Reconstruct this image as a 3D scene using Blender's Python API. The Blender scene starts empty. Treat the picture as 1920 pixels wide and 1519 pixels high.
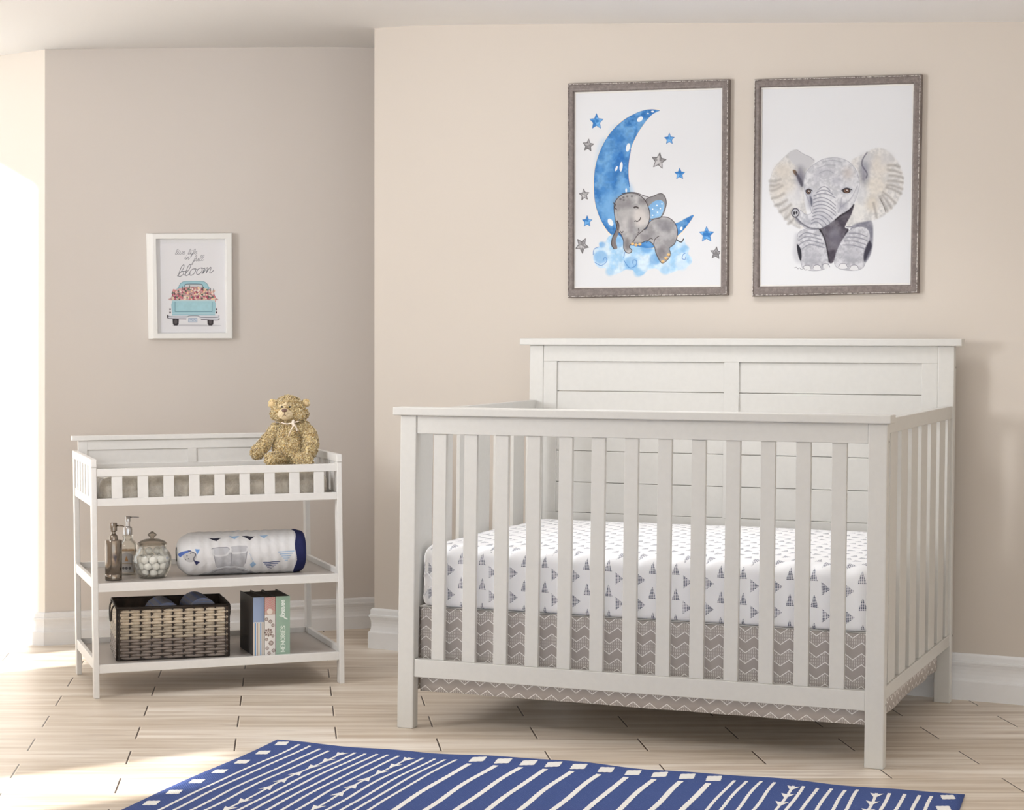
import bpy, bmesh, math, random
import numpy as np
from mathutils import Vector, Matrix
random.seed(7); np.random.seed(7)
S=bpy.context.scene; COL=S.collection
PI=math.pi
# ---------------- camera constants (metres, camera at the origin, looking along +Y) ---------------
F,HY,H=3641.7,622.1,1.1399
def ray(px,py): return ((px-960)/F,1.0,-(py-HY)/F)
def at_depth(px,py,Y):
    d=ray(px,py); return Vector((d[0]*Y,Y,H+d[2]*Y))
def on_level(px,py,z):
    d=ray(px,py); t=(z-H)/d[2]; return Vector((d[0]*t,t,z))
def lin(c):
    c=c/255.0
    return c/12.92 if c<=.04045 else ((c+.055)/1.055)**2.4
def rgb(r,g,b): return (lin(r),lin(g),lin(b),1)
# ---------------- node helper ----------------
class X:
    def __init__(s,nt,v): s.nt=nt; s.v=v
    def _m(s,op,*a):
        n=s.nt.nodes.new('ShaderNodeMath'); n.operation=op
        for i,q in enumerate((s,)+a):
            if isinstance(q,X): s.nt.links.new(q.v,n.inputs[i])
            else: n.inputs[i].default_value=q
        return X(s.nt,n.outputs[0])
    def __add__(s,o): return s._m('ADD',o)
    def __sub__(s,o): return s._m('SUBTRACT',o)
    def __mul__(s,o): return s._m('MULTIPLY',o)
    def __truediv__(s,o): return s._m('DIVIDE',o)
    def __neg__(s): return s._m('MULTIPLY',-1.0)
    def fr(s): return s._m('FRACT')
    def fl(s): return s._m('FLOOR')
    def ab(s): return s._m('ABSOLUTE')
    def lt(s,o): return s._m('LESS_THAN',o)
    def gt(s,o): return s._m('GREATER_THAN',o)
    def mx(s,o): return s._m('MAXIMUM',o)
    def mn(s,o): return s._m('MINIMUM',o)
    def mod(s,o): return s._m('FLOORED_MODULO',o)
    def sin(s): return s._m('SINE')
    def ss(s,a,b):
        n=s.nt.nodes.new('ShaderNodeMapRange'); n.interpolation_type='SMOOTHSTEP'
        s.nt.links.new(s.v,n.inputs[0]); n.inputs[1].default_value=a; n.inputs[2].default_value=b
        return X(s.nt,n.outputs[0])
class M:
    def __init__(s,name,col=(.8,.8,.8,1),rough=.5,**k):
        s.m=bpy.data.materials.new(name); s.m.use_nodes=True; s.nt=s.m.node_tree
        s.b=s.nt.nodes['Principled BSDF']; s.b.inputs['Base Color'].default_value=col
        s.b.inputs['Roughness'].default_value=rough
        for a,v in k.items(): s.b.inputs[a.replace('_',' ')].default_value=v
        s.m.diffuse_color=col
    def coord(s,kind='Object'):
        n=s.nt.nodes.new('ShaderNodeTexCoord'); return n.outputs[kind]
    def xyz(s,sock):
        n=s.nt.nodes.new('ShaderNodeSeparateXYZ'); s.nt.links.new(sock,n.inputs[0])
        return [X(s.nt,n.outputs[i]) for i in range(3)]
    def comb(s,*a):
        n=s.nt.nodes.new('ShaderNodeCombineXYZ')
        for i,q in enumerate(a):
            if isinstance(q,X): s.nt.links.new(q.v,n.inputs[i])
            else: n.inputs[i].default_value=q
        return n.outputs[0]
    def noise(s,vec,scale,detail=3,rough=.5,dist=0):
        n=s.nt.nodes.new('ShaderNodeTexNoise'); s.nt.links.new(vec,n.inputs['Vector'])
        n.inputs['Scale'].default_value=scale; n.inputs['Detail'].default_value=detail
        n.inputs['Roughness'].default_value=rough; n.inputs['Distortion'].default_value=dist
        return X(s.nt,n.outputs[0])
    def scale(s,sock,v):
        n=s.nt.nodes.new('ShaderNodeMapping'); n.inputs['Scale'].default_value=v
        s.nt.links.new(sock,n.inputs[0]); return n.outputs[0]
    def mix(s,f,a,b):
        n=s.nt.nodes.new('ShaderNodeMix'); n.data_type='RGBA'
        if isinstance(f,X): s.nt.links.new(f.v,n.inputs[0])
        else: n.inputs[0].default_value=f
        for i,q in ((6,a),(7,b)):
            if isinstance(q,tuple): n.inputs[i].default_value=q
            else: s.nt.links.new(q,n.inputs[i])
        return n.outputs[2]
    def color(s,sock): s.nt.links.new(sock,s.b.inputs['Base Color']); return s
    def bump(s,h,strength=.3,dist=.002):
        n=s.nt.nodes.new('ShaderNodeBump'); n.inputs['Strength'].default_value=strength
        n.inputs['Distance'].default_value=dist
        s.nt.links.new(h.v if isinstance(h,X) else h,n.inputs['Height'])
        s.nt.links.new(n.outputs[0],s.b.inputs['Normal']); return s
def simple(name,c,rough=.5,noise_scale=0,amp=.06,bump=0,bdist=.001,**k):
    m=M(name,c,rough,**k)
    if noise_scale:
        v=m.coord(); n=m.noise(v,noise_scale,4)
        lo=tuple(x*(1-amp) for x in c[:3])+(1,); hi=tuple(min(1,x*(1+amp)) for x in c[:3])+(1,)
        m.color(m.mix(n.ss(.3,.7),lo,hi))
        if bump: m.bump(n,bump,bdist)
    return m.m
# ---------------- object helper ----------------
def put(name,bm,mats,parent=None,smooth=False,loc=None,angle=None):
    me=bpy.data.meshes.new(name); bm.normal_update(); bm.to_mesh(me); bm.free()
    for m in (mats if isinstance(mats,(list,tuple)) else [mats]): me.materials.append(m)
    o=bpy.data.objects.new(name,me); COL.objects.link(o)
    if parent is not None: o.parent=parent
    if loc is not None: o.location=loc
    if smooth:
        me.polygons.foreach_set('use_smooth',[True]*len(me.polygons))
        if angle: 
            me.set_sharp_from_angle(angle=math.radians(angle))
    return o
def tag(o,label,cat,group=None,kind=None):
    o['label']=label; o['category']=cat
    if group: o['group']=group
    if kind: o['kind']=kind
    return o
def empty(name,loc,yaw=0,label=None,cat=None,group=None):
    o=bpy.data.objects.new(name,None); COL.objects.link(o); o.location=loc; o.rotation_euler=(0,0,yaw)
    o.empty_display_size=.05
    if label: tag(o,label,cat,group)
    return o
def box(bm,x0,x1,y0,y1,z0,z1,bev=.0015,seg=2,mi=0):
    b=bmesh.new(); bmesh.ops.create_cube(b,size=1)
    for v in b.verts: v.co=Vector(((x0+x1)/2+v.co.x*(x1-x0),(y0+y1)/2+v.co.y*(y1-y0),(z0+z1)/2+v.co.z*(z1-z0)))
    if bev: bmesh.ops.bevel(b,geom=b.edges[:],offset=bev,segments=seg,affect='EDGES',profile=.5)
    merge(bm,b,mi)
def merge(bm,b,mi=0):
    mp={}
    for v in b.verts: mp[v]=bm.verts.new(v.co)
    for f in b.faces:
        g=bm.faces.new([mp[v] for v in f.verts]); g.material_index=mi if mi else f.material_index; g.smooth=f.smooth
    b.free()
def bobj(name,dims,mat,parent=None,bev=.0015,shear=0,**k):
    bm=bmesh.new()
    for d in (dims if isinstance(dims[0],(tuple,list)) else [dims]): box(bm,*d,bev=bev)
    if shear:
        for v in bm.verts: v.co.x+=shear*v.co.z
    return put(name,bm,mat,parent,**k)
def lathe(bm,prof,n=40,mi=0,closed=False,cx=0,cy=0):
    rings=[]
    for r,z in prof:
        if r<1e-6: rings.append([bm.verts.new((cx,cy,z))])
        else: rings.append([bm.verts.new((cx+r*math.cos(2*PI*i/n),cy+r*math.sin(2*PI*i/n),z)) for i in range(n)])
    for a,b in zip(rings,rings[1:]):
        for i in range(n):
            j=(i+1)%n
            if len(a)==1 and len(b)==1: continue
            if len(a)==1: f=bm.faces.new((a[0],b[j],b[i])) if False else bm.faces.new((a[0],b[i],b[j]))
            elif len(b)==1: f=bm.faces.new((a[i],a[j],b[0]))
            else: f=bm.faces.new((a[i],a[j],b[j],b[i]))
            f.smooth=True; f.material_index=mi
    return rings
def tube(bm,pts,r,n=8,mi=0,cap=True):
    pts=[Vector(p) for p in pts]; rings=[]
    up=Vector((0,0,1))
    for i,p in enumerate(pts):
        d=(pts[min(i+1,len(pts)-1)]-pts[max(i-1,0)]).normalized()
        a=d.cross(up); 
        if a.length<.1: a=d.cross(Vector((1,0,0)))
        a.normalize(); b=d.cross(a); rr=r[i] if isinstance(r,(list,tuple)) else r
        rings.append([bm.verts.new(p+a*rr*math.cos(2*PI*k/n)+b*rr*math.sin(2*PI*k/n)) for k in range(n)])
    for A,B in zip(rings,rings[1:]):
        for k in range(n):
            f=bm.faces.new((A[k],A[(k+1)%n],B[(k+1)%n],B[k])); f.smooth=True; f.material_index=mi
    if cap:
        for R in (rings[0][::-1],rings[-1]):
            f=bm.faces.new(R); f.material_index=mi
def spline(P,closed=False,n=6):
    P=[Vector(p) for p in P]; out=[]; N=len(P)
    rng=range(N) if closed else range(N-1)
    for i in rng:
        g=lambda k:P[k%N] if closed else P[max(0,min(N-1,k))]
        p0,p1,p2,p3=g(i-1),g(i),g(i+1),g(i+2)
        for k in range(n):
            t=k/n
            out.append(.5*((2*p1)+(p2-p0)*t+(2*p0-5*p1+4*p2-p3)*t*t+(3*p1-p0-3*p2+p3)*t**3))
    if not closed: out.append(P[-1])
    return out
def ellipsoid(bm,c,r,rot=None,sub=3,mi=0,disp=0,seed=0):
    b=bmesh.new(); bmesh.ops.create_icosphere(b,subdivisions=sub,radius=1)
    for v in b.verts:
        p=Vector((v.co.x*r[0],v.co.y*r[1],v.co.z*r[2]))
        if rot is not None: p=rot@p
        v.co=Vector(c)+p
    for f in b.faces: f.smooth=True
    merge(bm,b,mi)
# ---------------- painter: prints are dense grids whose vertex colours are the printed picture ----
def vnoise(xx,yy,s,seed=0,octv=4):
    out=np.zeros_like(xx,dtype=float); amp=1; tot=0
    for o in range(octv):
        rs=np.random.RandomState(seed+o*17); g=rs.rand(64,64)
        x=xx/s*(2**o); y=yy/s*(2**o)
        xi=np.floor(x).astype(int); yi=np.floor(y).astype(int); fx=x-xi; fy=y-yi
        fx=fx*fx*(3-2*fx); fy=fy*fy*(3-2*fy)
        a=g[xi%64,yi%64]; b=g[(xi+1)%64,yi%64]; c=g[xi%64,(yi+1)%64]; d=g[(xi+1)%64,(yi+1)%64]
        out+=amp*((a*(1-fx)+b*fx)*(1-fy)+(c*(1-fx)+d*fx)*fy); tot+=amp; amp*=.55
    return out/tot
class Canvas:
    def __init__(s,x0,y0,x1,y1,nx,ny,bg,tf=None):
        s.x=np.linspace(x0,x1,nx); s.y=np.linspace(y0,y1,ny); s.X,s.Y=np.meshgrid(s.x,s.y)
        s.C=np.zeros((ny,nx,3)); s.C[:]=bg; s.tf=tf or (lambda p:p); s.px=max((x1-x0)/nx,(y1-y0)/ny)
        s.N=vnoise(s.X-x0+50,s.Y-y0+50,14,3)
        s.N2=vnoise(s.X-x0+50,s.Y-y0+50,5,9,3)
    def pts(s,P,smooth,closed):
        P=[s.tf(p) for p in P]
        if smooth: P=[(v.x,v.y) for v in spline([(a,b,0) for a,b in P],closed,5)]
        return np.array(P,float)
    def _win(s,P,m):
        i0=max(0,np.searchsorted(s.x,P[:,0].min()-m)); i1=np.searchsorted(s.x,P[:,0].max()+m)
        j0=max(0,np.searchsorted(s.y,P[:,1].min()-m)); j1=np.searchsorted(s.y,P[:,1].max()+m)
        return slice(j0,j1),slice(i0,i1)
    def _dist(s,P,w,closed):
        X_,Y_=s.X[w],s.Y[w]; D=np.full(X_.shape,1e9); ins=np.zeros(X_.shape,bool)
        n=len(P)
        for i in range(n if closed else n-1):
            a=P[i]; b=P[(i+1)%n]; d=b-a; L=d@d+1e-12
            t=np.clip(((X_-a[0])*d[0]+(Y_-a[1])*d[1])/L,0,1)
            D=np.minimum(D,(X_-a[0]-t*d[0])**2+(Y_-a[1]-t*d[1])**2)
            if closed:
                c=((a[1]>Y_)!=(b[1]>Y_))&(X_<(b[0]-a[0])*(Y_-a[1])/(b[1]-a[1]+1e-12)+a[0]); ins^=c
        return np.sqrt(D),ins
    def _apply(s,w,al,col,var,col2,ns):
        if al.size==0: return
        col=np.array(col,float)
        if col2 is not None:
            t=np.clip((ns[w]-.35)/.3,0,1)[...,None]; c=col*(1-t)+np.array(col2,float)*t
        else: c=np.broadcast_to(col,s.C[w].shape)
        if var: c=c*(1+var*(s.N2[w]-.5)[...,None]*2)
        s.C[w]=s.C[w]*(1-al[...,None])+np.clip(c,0,255)*al[...,None]
    def poly(s,P,col,alpha=1,soft=0,smooth=True,var=0,col2=None,fine=False):
        P=s.pts(P,smooth,True); w=s._win(P,soft+2); D,ins=s._dist(P,w,True)
        sd=np.where(ins,-D,D); e=max(soft,s.px*.6)
        al=np.clip(.5-sd/(2*e),0,1)
        if soft: al=al*al*(3-2*al)
        s._apply(w,al*alpha,col,var,col2,s.N2 if fine else s.N)
    def line(s,P,wd,col,alpha=1,smooth=True,soft=0,closed=False):
        P=s.pts(P,smooth,closed); w=s._win(P,wd+soft+2); D,_=s._dist(P,w,closed)
        e=max(soft,s.px*.5); al=np.clip(.5-(D-wd/2)/(2*e),0,1)
        s._apply(w,al*alpha,col,0,None,s.N)
    def ell(s,cx,cy,rx,ry,col,rot=0,**k):
        s.poly([(cx+rx*math.cos(t)*math.cos(rot)-ry*math.sin(t)*math.sin(rot),cy+rx*math.cos(t)*math.sin(rot)+ry*math.sin(t)*math.cos(rot)) for t in np.linspace(0,2*PI,16,endpoint=False)],col,**k)
    def star(s,cx,cy,r,col,rot=0,outline=None,**k):
        P=[]
        for i in range(10):
            a=-PI/2+rot+i*PI/5; q=r if i%2==0 else r*.48
            P.append((cx+q*math.cos(a),cy+q*math.sin(a)))
        s.poly(P,col,smooth=False,**k)
        if outline: s.line(P,2.2,outline,closed=True,smooth=False,alpha=.8)
    def mesh(s,name,fn,mat,parent=None,smooth=True):
        """fn(X,Y)->Nx3 world/local points"""
        ny,nx=s.X.shape; V=fn(s.X.ravel(),s.Y.ravel())
        idx=np.arange(nx*ny).reshape(ny,nx)
        Fq=np.stack([idx[:-1,:-1],idx[1:,:-1],idx[1:,1:],idx[:-1,1:]],-1).reshape(-1,4)
        me=bpy.data.meshes.new(name); me.vertices.add(len(V)); me.vertices.foreach_set('co',np.asarray(V,np.float32).ravel())
        me.loops.add(Fq.size); me.loops.foreach_set('vertex_index',Fq.ravel().astype(np.int32))
        me.polygons.add(len(Fq)); me.polygons.foreach_set('loop_start',np.arange(0,Fq.size,4,dtype=np.int32))
        me.update(calc_edges=True); me.validate()
        a=me.color_attributes.new('print','FLOAT_COLOR','POINT')
        c=s.C.reshape(-1,3)/255.; c=np.where(c<=.04045,c/12.92,((c+.055)/1.055)**2.4)
        a.data.foreach_set('color',np.concatenate([c,np.ones((len(c),1))],1).astype(np.float32).ravel())
        if smooth: me.polygons.foreach_set('use_smooth',[True]*len(me.polygons))
        me.materials.append(mat); o=bpy.data.objects.new(name,me); COL.objects.link(o)
        if parent is not None: o.parent=parent
        return o
def print_mat(name,rough=.6,bumpy=0,spec=.5):
    m=M(name,rough=rough); n=m.nt.nodes.new('ShaderNodeAttribute'); n.attribute_name='print'
    m.color(n.outputs['Color']); m.b.inputs['Specular IOR Level'].default_value=spec
    if bumpy: m.bump(m.noise(m.coord(),bumpy,3),.35,.004)
    return m.m
# ======================= materials =======================
WHITE=simple('white_satin_paint',rgb(206,204,199),.38,noise_scale=60,amp=.012,bump=.05,bdist=.0004)
WHITE2=simple('white_satin_paint_table',rgb(228,226,223),.4,noise_scale=60,amp=.012)
TRIM=simple('baseboard_gloss_paint',rgb(240,240,241),.28,noise_scale=30,amp=.01)
def wallmat(name,c):
    m=M(name,c,.85); v=m.coord(); n=m.noise(v,2.2,3); 
    lo=tuple(x*.985 for x in c[:3])+(1,)
    m.color(m.mix(n,lo,c)); m.bump(m.noise(v,220,2),.08,.0006); m.b.inputs['Specular IOR Level'].default_value=.25
    return m.m
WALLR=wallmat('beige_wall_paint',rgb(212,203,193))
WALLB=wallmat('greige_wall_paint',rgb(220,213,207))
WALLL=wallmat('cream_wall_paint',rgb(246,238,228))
CEIL=wallmat('ceiling_paint',rgb(254,253,252))
DARK=simple('dark_hole',rgb(40,36,34),.6)
# floor: staggered light oak planks
def floor_mat():
    m=M('light_oak_planks',rough=.42); x,y,z=m.xyz(m.coord('Object'))
    P=.1605; row=((y-4.797)/P).fl(); fy=((y-4.797)/P).fr()
    par=row.mod(2.0)
    u=(x+(y-5.0)*.115-par*.281-.119)/.5625
    col=u.fl(); fu=u.fr()
    h=((row*12.9898+col*78.233).sin()*43758.5453).fr()
    h2=((row*39.346+col*11.135).sin()*24634.63).fr()
    g=m.comb(x*1.0+h*7.0,y*15.0+h2*9.0,h*5.0)
    n1=m.noise(g,1.6,6,.62,.4); 
    g2=m.comb(x*1.5+h2*11.0,y*38.0,h*3.0); n2=m.noise(g2,1.3,5,.7,.2)
    base=m.mix(n1.ss(.28,.72),rgb(212,196,177),rgb(250,242,231))
    base=m.mix((n2.ss(.60,.80))*.6,base,rgb(120,92,68))
    g3=m.comb(x*.9+h*3.0,y*9.0,h2*4.0)
    base=m.mix(m.noise(g3,2.2,4,.6,.6).ss(.55,.8)*.55,base,rgb(158,133,110))
    tone=m.mix(h,rgb(232,228,222),rgb(255,255,255))
    n=m.nt.nodes.new('ShaderNodeMix'); n.data_type='RGBA'; n.blend_type='MULTIPLY'; n.inputs[0].default_value=1
    m.nt.links.new(base,n.inputs[6]); m.nt.links.new(tone,n.inputs[7]); base=n.outputs[2]
    joint=fu.lt(.0075); lip=fu.gt(.0075)*fu.lt(.013)
    edge=fy.lt(.012)
    base=m.mix(edge*.35,base,rgb(120,98,80))
    base=m.mix(lip*.8,base,rgb(238,226,208))
    base=m.mix(joint,base,rgb(74,60,50))
    m.color(base)
    m.bump((-(joint.mx(edge*.5)))+n1*.15,.4,.0015)
    return m.m
FLOOR=floor_mat()
# ======================= camera =======================
cam=bpy.data.cameras.new('camera'); co=bpy.data.objects.new('camera',cam); COL.objects.link(co)
co.location=(0,0,H); co.rotation_euler=(PI/2,0,0); cam.sensor_width=36; cam.lens=F*36/1920
cam.shift_y=-(759.5-HY)/1920; cam.clip_start=.05; cam.clip_end=60; S.camera=co
# ======================= room shell =======================
def ceil_z(x):
    t=x+.5; s=math.sqrt(t*t+.03)-.17
    return 2.236-(.078 if t>0 else .066)*s
def struct(o): o['kind']='structure'; return o
def slab(name,A,B,n,th,z0,z1,mat,holes=(),flip=False):
    """wall between floor points A,B; room-side face on the line AB, body behind (-n)."""
    A=Vector((A[0],A[1])); B=Vector((B[0],B[1])); n=Vector(n); L=(B-A).length; d=(B-A)/L
    us=sorted({0,L}|{h[0] for h in holes}|{h[1] for h in holes}); zs=sorted({z0,z1}|{h[2] for h in holes}|{h[3] for h in holes})
    bm=bmesh.new()
    def cell(u0,u1,a,b):
        P=[]
        for u,zz,k in ((u0,a,0),(u1,a,0),(u1,b,0),(u0,b,0),(u0,a,1),(u1,a,1),(u1,b,1),(u0,b,1)):
            p=A+d*u-n*(th*k); P.append(bm.verts.new((p.x,p.y,zz)))
        for f in ((0,1,2,3),(5,4,7,6),(4,0,3,7),(1,5,6,2),(3,2,6,7),(4,5,1,0)): bm.faces.new([P[i] for i in f])
    for u0,u1 in zip(us,us[1:]):
        for a,b in zip(zs,zs[1:]):
            if any(h[0]<=u0+1e-6 and u1<=h[1]+1e-6 and h[2]<=a+1e-6 and b<=h[3]+1e-6 for h in holes): continue
            cell(u0,u1,a,b)
    bmesh.ops.remove_doubles(bm,verts=bm.verts,dist=1e-5)
    bmesh.ops.recalc_face_normals(bm,faces=bm.faces)
    return struct(put(name,bm,mat))
# floor
bm=bmesh.new(); box(bm,-2.6,4.2,-2.5,9.2,-.08,0,bev=0); struct(put('floor',bm,FLOOR))
# ceiling
bm=bmesh.new(); xs=[-2.36+.2*i for i in range(34)]; g=[]
for yy in (-2.5,9.2):
    g.append([bm.verts.new((x,yy,ceil_z(x))) for x in xs]+[bm.verts.new((x,yy,2.75)) for x in (xs[-1],xs[0])])
for i in range(len(xs)-1):
    f=bm.faces.new((g[0][i],g[1][i],g[1][i+1],g[0][i+1])); f.smooth=True
k=len(xs)
for a,b in ((k-1,k),(k,k+1),(k+1,0)): bm.faces.new((g[0][a],g[1][a],g[1][b],g[0][b]))
for q in g: bm.faces.new(q)
bmesh.ops.recalc_face_normals(bm,faces=bm.faces)
struct(put('ceiling',bm,CEIL))
# right wall with its return
d=Vector((2.0709,-1.0671)).normalized(); nr=Vector((d.y,-d.x)); 
P0=Vector((-.5096,6.9897)); A=P0-nr*.018+d*.006; B=P0-nr*.018+d*4.6
slab('wall_right',A,B,nr,.9,0,2.6,WALLR)
db=Vector((1.1512,.4185)).normalized(); nb=Vector((db.y,-db.x)); Q0=Vector((-1.6956,7.049))
dl=Vector((-.1817,.0726)).normalized(); nl=Vector((-dl.y,dl.x)); nl=nl if nl.y<0 else -nl
K=Vector((-1.6990,7.0655))      # wall corner
slab('wall_back',K,K+db*1.9,nb,.14,0,2.6,WALLB)
slab('wall_left',K+dl*.9,K,nl,.14,0,2.6,WALLL)
# outer side wall with tall narrow windows (daylight and sun come in here)
WX=-2.35
HOL=[(-1.9,.4,.75,2.0),(.9,2.65,.45,1.52),(3.76,4.31,.15,1.0),(6.0,6.46,.04,.60),(6.60,7.25,.05,2.115)]  # first two openings added for fill light; the rest follow the sun strips
slab('wall_side',(WX,-2.5),(WX,7.6),(1,0),.16,0,2.6,WALLL,holes=[(a+2.5,b+2.5,c,e) for a,b,c,e in HOL])
slab('wall_far',(4.05,-2.5),(4.05,5.2),(-1,0),.14,0,2.6,WALLR)  # unseen right-hand wall, put in to dim that side of the room
for i,(a,b,c,e) in enumerate(HOL):
    bm=bmesh.new(); t=.035
    box(bm,WX-.11,WX-.05,a,a+t,c,e,0.002); box(bm,WX-.11,WX-.05,b-t,b,c,e,.002)
    box(bm,WX-.11,WX-.05,a,b,c,c+t,.002); box(bm,WX-.11,WX-.05,a,b,e-t,e,.002)
    if i<2: box(bm,WX-.10,WX-.06,(a+b)/2-.02,(a+b)/2+.02,c,e,.002)
    struct(put('window_%d'%(i+1),bm,TRIM))
# unseen frame and blind, added behind the side fill lamp; no opening here
bm=bmesh.new(); t=.04
for d4 in ((4.50,4.54,1.02,2.08),(5.46,5.50,1.02,2.08),(4.50,5.50,1.02,1.06),(4.50,5.50,2.04,2.08)): box(bm,WX,WX+.022,d4[0],d4[1],d4[2],d4[3],.002)
box(bm,WX+.001,WX+.008,4.54,5.46,1.06,2.04,0); struct(put('window_6',bm,TRIM))
bm=bmesh.new()  # unseen frame and panel added behind the far fill lamp
for d4 in ((3.5,3.54,.6,1.9),(4.66,4.70,.6,1.9),(3.5,4.7,.6,.64),(3.5,4.7,1.86,1.9)): box(bm,4.026,4.05,d4[0],d4[1],d4[2],d4[3],.002)
box(bm,4.040,4.048,3.54,4.66,.64,1.86,0); struct(put('window_7',bm,TRIM))
# baseboards
PROF=[(0.0,0.0),(.017,0.0),(.017,.40),(.0155,.425),(.0125,.43),(.0105,.47),(.0085,.56),(.0085,.64),(.010,.71),(.0125,.755),(.0125,.775),(.0150,.785),(.0155,.815),(.0150,.84),(.0105,.85),(.0105,.945),(.0095,.97),(.006,1.0),(0,1.0)]
def molding(name,path,Hh):
    """path: [(point on wall face, miter vector per unit thickness)]"""
    bm=bmesh.new(); R=[[bm.verts.new((p[0]+m[0]*dd,p[1]+m[1]*dd,zf*Hh)) for dd,zf in PROF] for p,m in path]
    for a,b in zip(R,R[1:]):
        for i in range(len(PROF)-1): bm.faces.new((a[i],a[i+1],b[i+1],b[i]))
    for q in (R[0],R[-1]): bm.faces.new(q)
    bmesh.ops.recalc_face_normals(bm,faces=bm.faces)
    return struct(put(name,bm,TRIM))
e0=-d   # end direction of right wall
molding('baseboard_right',[(A-nr*.12,e0),(A,nr+e0),(B-d*.3,nr)],.1435)
mit=(nb+nl)/(1+nb.dot(nl))
molding('baseboard_back',[(K,mit),(K+db*1.33,nb)],.118)
molding('baseboard_left',[(K+dl*.68,nl),(K,mit)],.118)
# ======================= crib =======================
CY=math.radians(-22.6485); CS=.0132; cL,cW=1.405,1.0142; pw,pd=.0505,.0344
crib=empty('crib',(-.3317,5.5919,0),CY,'large white slatted baby crib with a panelled headboard, standing by the beige wall','crib')
def cb(name,dims,bev=.0018,mat=WHITE): return bobj(name,dims,mat,crib,bev=bev,shear=CS)
for u0 in (0,cL-pw):
    o=cb('front_post',(u0,u0+pw,0,pd,0,.9005),.003)
    o=cb('back_post',(u0,u0+pw,cW-pd,cW,0,1.0955),.003)
cb('front_cap',(-.018,1.4165,-.016,.05,.9005,.9235),.003)
cb('front_top_rail',(pw,cL-pw,.004,pd-.004,.8475,.9005))
cb('front_bottom_rail',(pw,cL-pw,.004,pd-.004,.149,.2005))
for i in range(13):
    u=.1012+.0963*i; cb('slat',(u,u+.040,.010,.024,.2005,.8475),.0012)
for sgn,u0 in ((0,.004),(1,cL-.026)):
    cb('side_top_rail',(u0,u0+.022,pd,cW-pd,.873,.912)); cb('side_bottom_rail',(u0,u0+.022,pd,cW-pd,.175,.2095))
    for i in range(6):
        v=.090+.1425*i; cb('side_slat',(u0+.005,u0+.017,v,v+.090,.2095,.873),.0012)
    cb('side_stile',(u0+.005,u0+.017,.935,cW-pd,.2095,.873),.0012)
hv=cW-pd
cb('headboard_cap',(-.0305,cL+.0245,hv-.016,cW+.004,1.0955,1.1185),.003)
cb('headboard_top_rail',(pw,cL-pw,hv+.002,hv+.026,1.042,1.0955),.0012)
cb('headboard_bottom_rail',(pw,cL-pw,hv+.002,hv+.026,.30,.541),.0012)
for a,b in ((pw,.0975),(.6735,.7235),(1.3055,cL-pw)): cb('headboard_stile',(a,b,hv+.002,hv+.026,.541,1.042),.0012)
zs=[.541,.642,.7455,.8445,.9435,1.042]
for a,b in ((.0975,.6735),(.7235,1.3055)):
    bm=bmesh.new()
    for z0,z1 in zip(zs,zs[1:]): box(bm,a-.004,b+.004,hv+.008,hv+.022,z0+.0007,z1-.0007,.0022)
    for v in bm.verts: v.co.x+=CS*v.co.z
    put('headboard_panel',bm,WHITE,crib)
def bolt_or_hole(x,y,z,axis,r=.0055):
    bm=bmesh.new(); n=16
    c=[Vector((0,r*math.cos(2*PI*i/n),r*math.sin(2*PI*i/n))) for i in range(n)]
    for dd,mi in ((0,0),(.0012,1)):
        q=[]
        for k,p in enumerate(c):
            p=p*(1 if mi==0 else .62)
            q.append(bm.verts.new((dd,p.y,p.z) if axis=='x' else (p.y,-dd,p.z)))
        if mi==0: r0=q
        else:
            for k in range(n): bm.faces.new((r0[k],r0[(k+1)%n],q[(k+1)%n],q[k]))
            f=bm.faces.new(q); f.material_index=1
    bmesh.ops.recalc_face_normals(bm,faces=bm.faces)
    for v in bm.verts: v.co+=Vector((x+CS*z,y,z))
    return put('bolt',bm,[WHITE,DARK],crib)
bolt_or_hole(cL+.0003,.017,.853,'x'); bolt_or_hole(cL+.0003,.017,.1665,'x'); bolt_or_hole(cL+.0003,cW-.012,.205,'x'); bolt_or_hole(cL+.0003,cW-.012,1.03,'x',.005)
for zz in (.345,.43): bolt_or_hole(cL-.017,hv-.0004,zz,'y')  # these two are bracket holes in the back post
# mattress support: metal spring frame under the mattress
METAL=simple('grey_metal',rgb(150,148,146),.4,Metallic=.8)
bm=bmesh.new(); box(bm,.06,cL-.06,.06,.09,.325,.343,.001); box(bm,.06,cL-.06,cW-.09,cW-.06,.325,.343,.001)
for i in range(7): u=.09+i*.2; box(bm,u,u+.02,.09,cW-.09,.328,.338,.001)
for v in bm.verts: v.co.x+=CS*v.co.z
put('mattress_support',bm,METAL,crib)
# ---- mattress with printed sheet ----
def sheet_mat():
    m=M('sheet_with_dashed_triangles',rough=.8)
    n=m.nt.nodes.new('ShaderNodeUVMap'); n.uv_map='UVMap'; u,v,_=m.xyz(n.outputs[0])
    wob=m.noise(n.outputs[0],3.2,2); u=u+(wob-.5)*.016; v=v+(m.noise(n.outputs[0],2.6,2,.5,1.0)-.5)*.016
    i=((u-.006)/.0321).fl(); a=(((u-.006)/.0321).fr()-.5)*.0321
    par=i.mod(2.0); b=((((v+par*.035)/.07).fr())-.5)*.07
    b=b*1.0
    # upright triangle (odd) and sideways triangle (even)
    inA=(a.ab()).lt(((b+.016)*-.31)+.0108)*b.gt(-.016)*b.lt(.0165)
    inB=(b.ab()).lt(((a+.0115)*-.74)+.0180)*a.gt(-.0115)*a.lt(.0115)
    ins=inA*par+inB*(-par+1.0)
    dots=((a/.0046).fr().lt(.72))*((b/.0040).fr().lt(.72))
    f=ins*dots
    m.color(m.mix(f*.92,rgb(252,252,254),rgb(38,48,88)))
    m.bump(m.noise(m.coord(),7,4,.55,.6),.35,.012)
    return m.m
SHEET=sheet_mat()
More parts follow.
